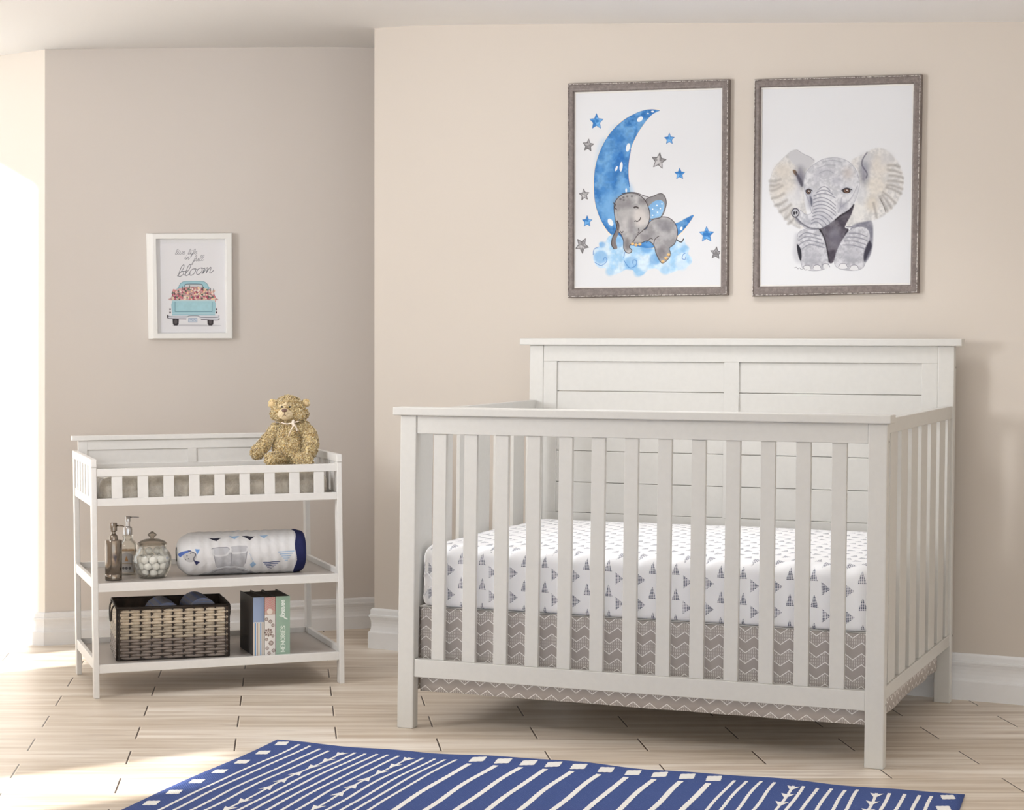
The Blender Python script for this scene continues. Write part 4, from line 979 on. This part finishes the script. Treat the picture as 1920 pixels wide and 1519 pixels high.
# small white framed print on the back wall
def paint_bloom(cv):
    INK=(118,120,128)
    def cs(txt,x,y,h,wd,**k): cursive(cv,txt,x,y,h,wd,INK,**k)
    cs('live',430,362,47,.62,slant=.3,sp=1.0); cs('life',580,362,47,.62,slant=.3,sp=1.0,rise=.03)
    cs('in',538,420,46,.62,slant=.3); cs('full',640,446,52,.65,slant=.25,rise=.08)
    cs('bloom',455,628,100,1.15,slant=.28,rise=.12,sp=1.0,wsc=1.12)
    TR=(164,204,216); TD=(110,150,166)
    cv.poly([(400,1205),(500,1190),(820,1195),(980,1205),(860,1215),(480,1212)],(190,190,196),soft=1,alpha=.7)
    for x in (400,812): cv.poly([(x,1120),(x+75,1120),(x+72,1190),(x+55,1205),(x+18,1205),(x+4,1185)],(62,58,62),smooth=False); cv.ell(x+38,1160,18,26,(96,90,92))
    cab=[(470,800),(480,730),(510,695),(560,682),(740,682),(790,695),(820,730),(832,800)]
    cv.poly(cab,TR); cv.poly([(545,800),(545,735),(570,715),(730,715),(755,735),(760,800)],(206,210,214)); cv.line([(545,790),(545,735),(570,715),(730,715),(755,735),(760,790)],1.2,(90,104,112)); cv.line(cab,.8,TD)
    cv.poly([(392,905),(385,870),(420,810),(480,765),(600,745),(700,748),(800,772),(880,800),(905,870),(905,905)],(206,168,168),soft=1,var=.15,col2=(190,150,150))
    r3=random.Random(11)
    for i in range(230):
        x=r3.uniform(395,905); top=745+abs(x-650)*.16+(0 if abs(x-650)>40 else 10); y=r3.uniform(top,912); 
        c=r3.choice([(176,84,108),(206,128,136),(228,196,180),(236,220,210),(110,124,112),(150,74,100),(240,214,170),(214,150,150),(90,98,92)])
        cv.ell(x,y,r3.uniform(7,16),r3.uniform(6,14),c,rot=r3.random()*3)
    for x,y in ((430,820),(520,760),(760,765),(850,780),(890,790),(600,750)): cv.line([(x,y+20),(x+r3.uniform(-10,10),y-18)],1.0,(70,84,76))
    cv.ell(405,880,16,18,(228,200,180)); cv.ell(410,925,18,18,(176,84,108)); cv.ell(892,905,16,18,(230,206,180)); cv.ell(893,940,18,14,(150,90,90))
    cv.poly([(385,960),(400,905),(900,905),(915,960),(905,1085),(395,1085)],TR,smooth=False); cv.poly([(435,925),(865,925),(865,1030),(435,1030)],(172,212,222),smooth=False,var=.03); cv.line([(430,925),(430,1040),(870,1040),(870,925)],1.0,TD,smooth=False); cv.line([(400,912),(900,912)],1.2,(206,226,232)); cv.line([(395,1060),(905,1060)],1.0,(200,222,228))
    for x in (372,922):
        for y in (1012,1050): cv.ell(x,y,9,12,(78,66,74))
    cv.poly([(345,1075),(370,1085),(930,1085),(952,1080),(955,1120),(930,1140),(740,1132),(700,1105),(590,1105),(560,1125),(370,1120),(345,1110)],(216,218,226),smooth=False); cv.line([(345,1078),(370,1100),(560,1103),(600,1090),(700,1090),(740,1108),(930,1108),(952,1085)],1.1,(120,124,136)); cv.line([(348,1112),(370,1122),(560,1127)],1.3,(96,92,100)); cv.line([(740,1134),(930,1142),(954,1118)],1.3,(96,92,100))
    cv.ell(345,1098,9,22,(70,64,70)); cv.poly([(590,1118),(690,1118),(690,1165),(590,1165)],(206,214,226),smooth=False); cv.line([(590,1118),(690,1118),(690,1165),(590,1165)],1.0,(150,170,196),closed=True,smooth=False); cv.line([(605,1140),(625,1130),(640,1150),(660,1132),(675,1150)],1.0,(150,170,196))
PWb=K; n3=Vector((nb[0],nb[1],0))
outerB=[(273.9,437.4),(435.4,436.6),(437.0,635.2),(278.5,635.6)]; frontB=[(285.5,438.2),(434.8,437.2),(435.8,634.6),(286.5,635.0)]
innB=[(292.6,447.8),(423.3,447.8),(425.2,624.5),(296.0,625.2)]; matB=[(300.0,455.6),(422.6,455.0),(424.6,623.4),(301.5,623.9)]
orgB=plane_pt(356,537,PWb,nb); ob=empty('framed_picture',orgB,0,'small white framed print of a pale blue truck full of flowers with grey lettering','picture')
tb_=.034
back=[plane_pt(x,y,PWb,nb,.001)-n3*.001 for x,y in outerB]; fr=[plane_pt(x,y,PWb,nb,tb_)-n3*tb_ for x,y in frontB]; inn=[plane_pt(x,y,PWb,nb,tb_)-n3*tb_ for x,y in innB]; mt_=[plane_pt(x,y,PWb,nb,.014)-n3*.014 for x,y in matB]
bm=bmesh.new(); R=[]
for k in range(4): R.append([bm.verts.new(back[k]+n3*.001-orgB),bm.verts.new(fr[k]*1.0+n3*(tb_-.002)-orgB),bm.verts.new(fr[k].lerp(inn[k],.12)+n3*tb_-orgB),bm.verts.new(inn[k].lerp(fr[k],.08)+n3*tb_-orgB),bm.verts.new(inn[k]+n3*(tb_-.001)-orgB),bm.verts.new(inn[k]+n3*.012-orgB)])
for k in range(4):
    a,b_=R[k],R[(k+1)%4]
    for j in range(5): bm.faces.new((a[j],a[j+1],b_[j+1],b_[j]))
bmesh.ops.recalc_face_normals(bm,faces=bm.faces); put('frame',bm,simple('white_frame_lacquer',rgb(240,240,238),.4),ob)
bm=bmesh.new(); bm.faces.new([bm.verts.new(p+n3*.013-orgB) for p in [q.lerp(inn[(i+2)%4],-.01) for i,q in enumerate(inn)]]); put('mat_board',bm,simple('white_mat_board',rgb(236,236,238),.8),ob)
Wc=matB[1][0]-matB[0][0]; Hc=matB[3][1]-matB[0][1]
cv=Canvas(0,0,Wc,Hc,int(Wc*2.4),int(Hc*2.4),(232,232,236),tf=quadtf(matB,Wc,Hc,(260,420,6.33))); paint_bloom(cv)
cv.mesh('print',quadmap([p+n3*.0145-orgB for p in mt_],Wc,Hc),PAPER,ob)
# ======================= rug =======================
RO=Vector((-.6515,5.3918,0)); RY=math.atan2(4.7665-5.3918,1.1125+.6515); RW=1.872; RL=2.9
rug=empty('rug',RO,RY,'navy blue woven rug with white stripes, diamonds and arrows in front of the crib','rug')
def rl(px,py):
    p=on_level(px,py,.006); q=Vector((p.x-RO.x,p.y-RO.y)); c,s_=math.cos(RY),math.sin(RY); return (q.x*c+q.y*s_, -(-q.x*s_+q.y*c))
def rugmat(name,c,amp=.1):
    m=M(name,c,.95); v=m.coord(); x,y,z=m.xyz(v)
    wv=((x*900.0).sin()*(y*700.0).sin()); n=m.noise(v,260,3); big=m.noise(v,6,3)
    lo=tuple(k*(1-amp) for k in c[:3])+(1,); hi=tuple(min(1,k*(1+amp)) for k in c[:3])+(1,)
    cc=m.mix(n,lo,hi)
    if c[2]<.5: cc=m.mix((m.noise(m.scale(v,(1,1,1)),420,1).ss(.66,.74))*.35,cc,rgb(150,160,196))
    m.color(cc); m.bump(wv*.5+n,.5,.0018); m.b.inputs['Specular IOR Level'].default_value=.15; return m.m
RB=rugmat('navy_wool_weave',rgb(70,88,142)); RWM=rugmat('white_wool_weave',rgb(240,238,234),.03)
def rip(x,y): return .006+.0022*math.sin(x*9+1.3)*math.exp(-y*3)+.0012*math.sin(x*23)*math.exp(-y*6)
def yo(x,y): return (.010*math.sin(x*4.6+.6)+.004*math.sin(x*13))*math.exp(-y*5)-.004*math.exp(-y*5)
def rp(x,y,dz=0): return Vector((x+.004*math.sin(y*9+x*3),-(y+yo(x,y)),rip(x,y)+dz))
bm=bmesh.new(); NX,NY=110,70; g=[]
for j in range(NY+1):
    y=RL*(j/NY)**1.6; g.append([bm.verts.new(rp(RW*i/NX,y)) for i in range(NX+1)])
for j in range(NY):
    for i in range(NX):
        f=bm.faces.new((g[j][i],g[j+1][i],g[j+1][i+1],g[j][i+1])); f.smooth=True
rim=[g[0][i] for i in range(NX+1)]+[g[j][NX] for j in range(1,NY+1)]+[g[NY][i] for i in range(NX-1,-1,-1)]+[g[j][0] for j in range(NY-1,0,-1)]
low=[bm.verts.new((v.co.x,v.co.y,.0005)) for v in rim]
for i in range(len(rim)): bm.faces.new((rim[i],rim[(i+1)%len(rim)],low[(i+1)%len(rim)],low[i]))
def ribbon(P,w,jag=.0012,dz=.0007):
    """woven-in white line: P local rug points (x,y)"""
    pts=[]
    for a,b_ in zip(P,P[1:]):
        L=math.hypot(b_[0]-a[0],b_[1]-a[1]); n=max(1,int(L/.012))
        pts+=[(a[0]+(b_[0]-a[0])*k/n,a[1]+(b_[1]-a[1])*k/n) for k in range(n)]
    pts.append(P[-1]); prev=None
    for i,p in enumerate(pts):
        q0=pts[max(0,i-1)]; q1=pts[min(len(pts)-1,i+1)]; dx,dy=q1[0]-q0[0],q1[1]-q0[1]; L=math.hypot(dx,dy) or 1; nx_,ny_=-dy/L,dx/L
        j=jag*(1 if i%2 else -1); wob=.0016*math.sin(p[1]*17+p[0]*31)
        cur=[bm.verts.new(rp(p[0]+nx_*(s*w/2+wob),p[1]+ny_*(s*w/2+wob)+j*.0,dz)) for s in (-1-jag/w*(i%2)*2,1+jag/w*((i+1)%2)*2)]
        if prev: f=bm.faces.new((prev[0],prev[1],cur[1],cur[0])); f.material_index=1
        prev=cur
def diamond(cx,cy,a,b_):
    """jagged-edged woven lozenge"""
    C=[(-a,-b_*.55),(a*.55,-b_),(a,b_*.55),(-a*.55,b_)]; P=[]
    for k in range(4):
        p,q=C[k],C[(k+1)%4]
        for t in range(6):
            s=t/6; j=.0022*(1 if t%2 else 0); x=p[0]+(q[0]-p[0])*s; y=p[1]+(q[1]-p[1])*s; L=math.hypot(x,y) or 1; P.append((cx+x+x/L*j,cy+y+y/L*j))
    c=bm.verts.new(rp(cx,cy,.0009)); V=[bm.verts.new(rp(x,y,.0008)) for x,y in P]
    for k in range(len(V)): f=bm.faces.new((V[k],V[(k+1)%len(V)],c)); f.material_index=1
def arrow(cx,cy,s,w=.0165,h=.050):
    P=[(0,-h*.62),(w*.62,h*.02),(w,h*.42),(0,h*.22),(-w,h*.42),(-w*.62,h*.02)]
    c=bm.verts.new(rp(cx,cy,.0009)); V=[bm.verts.new(rp(cx+x,cy+y*s,.0009)) for x,y in P]
    for k in range(6): f=bm.faces.new((V[k],V[(k+1)%6],c)); f.material_index=1
thin=[(561.8,1397),(580.8,1399),(600,1403.5),(616.7,1407),(664.6,1410.4),(682.3,1412.5),(704,1413.5),(725,1414.6),(745.8,1416.7),(791.7,1419.8),(812.5,1422),(831.3,1424),(853,1425),(1379,1464.7),(1402,1466),(1430,1467),(1456.7,1469.5),(1510.6,1475.5),(1535.7,1478),(1562,1478),(1588.4,1480.5),(1612.4,1479.5),(1670,1487),(1697.4,1488.5),(1725,1490.5),(1747.8,1492)]
for px,py in thin:
    x,y=rl(px,py); ribbon([(x,max(y,.012)),(x,RL-.02)],.0075)
for px,py,w_ in ((642.7,1410,.0075),(766.7,1419.8,.0075),(1492,1475.5,.0075),(1647,1487,.0075)):
    x,y=rl(px,py); y=max(y,.014); ribbon([(x,y),(x,RL-.02)],.0062)
    yy=y+.012; k=0
    for blk in range(8):
        for q in range(3): arrow(x,yy+.01+q*.083,-1)
        for q in range(3): arrow(x,yy+.262+q*.083,1)
        yy+=.56
thick=[]
for px,py in ((875,1436.5),(924,1439.6),(970.8,1443.8),(1020.5,1446),(1069.7,1449.4),(1121,1455),(1172.5,1459.9),(1224,1464),(1276.4,1468.6),(1327.8,1472.3)):
    x,y=rl(px,py); y=.052; diamond(x,y,.0215,.034); ribbon([(x,.105),(x,RL-.105)],.0135,.0014); diamond(x,RL-.052,.0165,.024)
x,y=rl(532.7,1402.4); 
for k in range(24):
    diamond(.036,.045+k*.118,.0185,.026); diamond(RW-.036,.045+k*.118,.0185,.026)
bmesh.ops.recalc_face_normals(bm,faces=bm.faces)
for f in bm.faces: f.smooth=True
put('woven_pile',bm,[RB,RWM],rug)
# ======================= teddy bear =======================
TYD=6.41
def bp(px,py,dy=0): return at_depth(px,py,TYD+dy)
base=bp(540,872); BO=Vector((base.x,base.y,.6875))
bear=empty('teddy_bear',BO,0,'golden curly-furred teddy bear sitting on the changing pad, leaning on one arm','teddy bear')
def furmat():
    m=M('golden_plush_fur',rough=.85); v=m.coord(); n=m.noise(v,95,4,.7,.8); n2=m.noise(v,260,2)
    c=m.mix(n.ss(.34,.66),rgb(190,154,92),rgb(246,226,174)); c=m.mix(n2.ss(.52,.72)*.65,c,rgb(252,246,228)); m.color(c)
    m.b.inputs['Sheen Weight'].default_value=.4; m.b.inputs['Specular IOR Level'].default_value=.2; m.bump(n2,.7,.004); return m.m
FUR=furmat(); FACE=simple('short_beige_plush',rgb(226,206,168),.85,noise_scale=200,amp=.06,bump=.4,bdist=.001)
NOSE=simple('brown_nose',rgb(112,84,72),.35); EYE=simple('black_glass_eye',rgb(18,16,18),.08); RIB=simple('cream_satin_ribbon',rgb(240,224,206),.4)
rb=random.Random(21)
def fur_part(name,blobs,curl=.0085,dens=1.0,mat=None,up=(0,0,0)):
    """blobs: (centre world, radii, rotation) merged by voxel-like union then covered with little curls"""
    bm=bmesh.new()
    for c,r,rot in blobs: ellipsoid(bm,c-BO,r,rot,3)
    tmp=bpy.data.meshes.new('tmp'); bm.to_mesh(tmp); bm.free()
    o=bpy.data.objects.new('tmp',tmp); COL.objects.link(o)
    md=o.modifiers.new('r','REMESH'); md.mode='VOXEL'; md.voxel_size=.0032; md.use_smooth_shade=True
    sm=o.modifiers.new('s','SMOOTH'); sm.iterations=4; sm.factor=.5
    dg=bpy.context.evaluated_depsgraph_get(); ev=o.evaluated_get(dg); me=bpy.data.meshes.new_from_object(ev)
    bpy.data.objects.remove(o); bm=bmesh.new(); bm.from_mesh(me)
    bm.normal_update()
    for v in bm.verts: v.co+=v.normal*(.0026*mno.noise(v.co*95)+.0016*mno.noise(v.co*210))
    base_faces=list(bm.faces); areas=[f.calc_area() for f in base_faces]; tot=sum(areas)
    if curl:
        n=int(tot*62000*dens); ch=rb.choices(base_faces,weights=areas,k=n)
        for f in ch:
            nn=f.normal.copy(); p=f.calc_center_median()-nn*.001
            t=Vector((rb.uniform(-1,1),rb.uniform(-1,1),rb.uniform(-1.3,.4))); t=(t-nn*t.dot(nn)).normalized()
            L=curl*rb.uniform(.6,1.25); w=L*.16; s_=nn.cross(t)
            P=[p,p+nn*L*.42+t*L*.10,p+nn*L*.55+t*L*.42,p+nn*L*.40+t*L*.72,p+nn*L*.22+t*L*.70]
            W=[w,w*1.1,w,w*.7,w*.15]; pr=None
            for q,ww in zip(P,W):
                cur=[bm.verts.new(q+s_*ww),bm.verts.new(q+nn*ww*.8),bm.verts.new(q-s_*ww)]
                if pr:
                    for k in range(3): bm.faces.new((pr[k],pr[(k+1)%3],cur[(k+1)%3],cur[k])).smooth=True
                pr=cur
    for f in bm.faces: f.smooth=True
    return put(name,bm,mat or FUR,bear)
def cap_chain(pts):
    """ellipsoids strung along px points: (px,py,dy,r_px)"""
    out=[]
    for a,b_ in zip(pts,pts[1:]):
        for k in range(5):
            t=k/5; q=[a[i]+(b_[i]-a[i])*t for i in range(4)]; r=q[3]*TYD/F; out.append((bp(q[0],q[1],q[2]),(r,r,r),None))
    q=pts[-1]; r=q[3]*TYD/F; out.append((bp(q[0],q[1],q[2]),(r,r,r),None)); return out
px=TYD/F
fur_part('body',[(bp(541,838),(29*px,.046,31*px),None),(bp(539,815),(24*px,.038,22*px),None),(bp(544,803),(20*px,.032,14*px),None)])
fur_part('head',[(bp(542,770),(30*px,.048,23*px),None),(bp(541,763),(26*px,.042,20*px),None),(bp(526,775,-.01),(18*px,.035,15*px),None),(bp(559,776,-.005),(18*px,.035,15*px),None)])
fur_part('ear',[(bp(511,757,.008),(8.5*px,.008,9*px),None)],curl=.004); fur_part('ear',[(bp(573,756,.008),(8.5*px,.008,8*px),None)],curl=.004)
bm=bmesh.new(); ellipsoid(bm,bp(509.5,758,-.001)-BO,(5.2*px,.004,5.8*px),None,2); ellipsoid(bm,bp(574,757,-.001)-BO,(4.8*px,.004,5*px),None,2); put('ear_lining',bm,simple('ear_velour',rgb(222,196,150),.9),bear,True)
fur_part('arm',cap_chain([(517,803,-.006,9),(506,820,-.015,10.5),(492,838,-.028,12),(482,849,-.035,11.5)]))
fur_part('arm',cap_chain([(569,801,-.002,10.5),(580,815,-.01,13),(583,832,-.02,14),(580,846,-.028,13)]))
fur_part('leg',cap_chain([(528,860,-.02,14),(516,862,-.06,13),(508,862,-.085,11.5)])); fur_part('leg',cap_chain([(556,862,-.02,14),(568,864,-.055,13),(574,864,-.08,12.5)]))
fur_part('face_patch',[(bp(535,763,-.029),(13*px,.018,9*px),None)],curl=0,mat=FACE)
fur_part('muzzle',[(bp(534.5,777,-.047),(15*px,.020,10.5*px),None),(bp(533.5,772,-.056),(9*px,.015,7*px),None)],curl=0,mat=FACE)
bm=bmesh.new(); ellipsoid(bm,bp(533.2,769.6,-.069)-BO,(5.4*px,.006,3.5*px),None,3); put('nose',bm,NOSE,bear,True)
bm=bmesh.new(); tube(bm,[bp(533.2,773,-.072)-BO,bp(533,778,-.070)-BO],.0008); tube(bm,spline([bp(529,781,-.066)-BO,bp(533,778,-.070)-BO,bp(537,781,-.066)-BO]),.0008); put('mouth_stitch',bm,NOSE,bear)
for x in (528.8,543.3):
    bm=bmesh.new(); ellipsoid(bm,bp(x,763,-.0475)-BO,(2.0*px,.0035,1.9*px),None,3); put('eye',bm,EYE,bear,True)
# ribbon: knot under the chin with one trailing tail
bm=bmesh.new()
def strip(P,w,th=.0012):
    P=[bp(*q)-BO for q in P]; P=spline(P,n=4); prev=None
    for i,p in enumerate(P):
        d_=(P[min(i+1,len(P)-1)]-P[max(0,i-1)]).normalized(); s_=d_.cross(Vector((0,-1,0))).normalized(); ww=w[0]+(w[1]-w[0])*i/(len(P)-1)
        cur=[bm.verts.new(p+s_*ww+Vector((0,-th,0))),bm.verts.new(p-s_*ww+Vector((0,-th,0))),bm.verts.new(p-s_*ww+Vector((0,th,0))),bm.verts.new(p+s_*ww+Vector((0,th,0)))]
        if prev:
            for k in range(4): bm.faces.new((prev[k],prev[(k+1)%4],cur[(k+1)%4],cur[k])).smooth=True
        prev=cur
strip([(551,787,-.053),(549,793,-.056),(552,799,-.054)],(.0035,.0055)); strip([(553,797,-.054),(549,800,-.055),(546,806,-.054),(543,812,-.050),(541,818,-.048)],(.0022,.0012)); strip([(527,792,-.046),(537,795,-.052),(549,793,-.055),(560,790,-.046)],(.002,.002)); strip([(552,797,-.054),(556,803,-.050),(557,808,-.048)],(.003,.002))
bmesh.ops.recalc_face_normals(bm,faces=bm.faces); put('ribbon',bm,RIB,bear)
# ======================= light =======================
w=bpy.data.worlds.new('daylight'); S.world=w; w.use_nodes=True
bg=w.node_tree.nodes['Background']; bg.inputs[0].default_value=(.91,.965,1.0,1); bg.inputs[1].default_value=1.78
s=bpy.data.lights.new('sun','SUN'); so=bpy.data.objects.new('sun',s); COL.objects.link(so)
az,el=math.radians(32),math.radians(26)
dv=Vector((math.cos(az)*math.cos(el),math.sin(az)*math.cos(el),-math.sin(el)))
so.rotation_euler=dv.to_track_quat('-Z','Y').to_euler(); so.location=(-5,2,4); s.energy=11; s.angle=math.radians(2.2); s.color=(1,.97,.93)
l=bpy.data.lights.new('window_daylight','AREA'); lo=bpy.data.objects.new('window_daylight',l); COL.objects.link(lo)  # fill lamp added flush with the solid side wall
lo.location=(WX+.03,5.0,1.6); l.energy=40; l.shape='RECTANGLE'; l.spread=math.radians(128); l.size=.85; l.size_y=.95; lo.rotation_euler=Vector((1,.42,.16)).to_track_quat('-Z','Y').to_euler(); l.color=(.96,.975,1.0)
l2=bpy.data.lights.new('ceiling_spot','AREA'); l2.shape='DISK'; l2.size=.55; l2o=bpy.data.objects.new('ceiling_spot',l2); COL.objects.link(l2o)  # unseen lamp added above the crib to brighten mattress and headboard
l2o.location=(.42,5.56,2.09); l2.energy=6.2; l2.spread=math.radians(125); l2.color=(.98,.985,1.0)
l3=bpy.data.lights.new('window_daylight_far','AREA'); l3o=bpy.data.objects.new('window_daylight_far',l3); COL.objects.link(l3o)  # fill lamp added to lighten the outer side panel of the crib
l3.shape='RECTANGLE'; l3.size=1.1; l3.size_y=1.2; l3.energy=14; l3.color=(.95,.975,1.0); l3o.location=(4.02,4.1,1.25); l3o.rotation_euler=Vector((-1,.44,-.1)).to_track_quat('-Z','Y').to_euler()
vs=S.view_settings; vs.view_transform='Standard'; vs.look='None'; vs.exposure=0.0; vs.gamma=1; vs.use_curve_mapping=False
S.cycles.use_denoising=True; S.cycles.max_bounces=12; S.cycles.diffuse_bounces=5
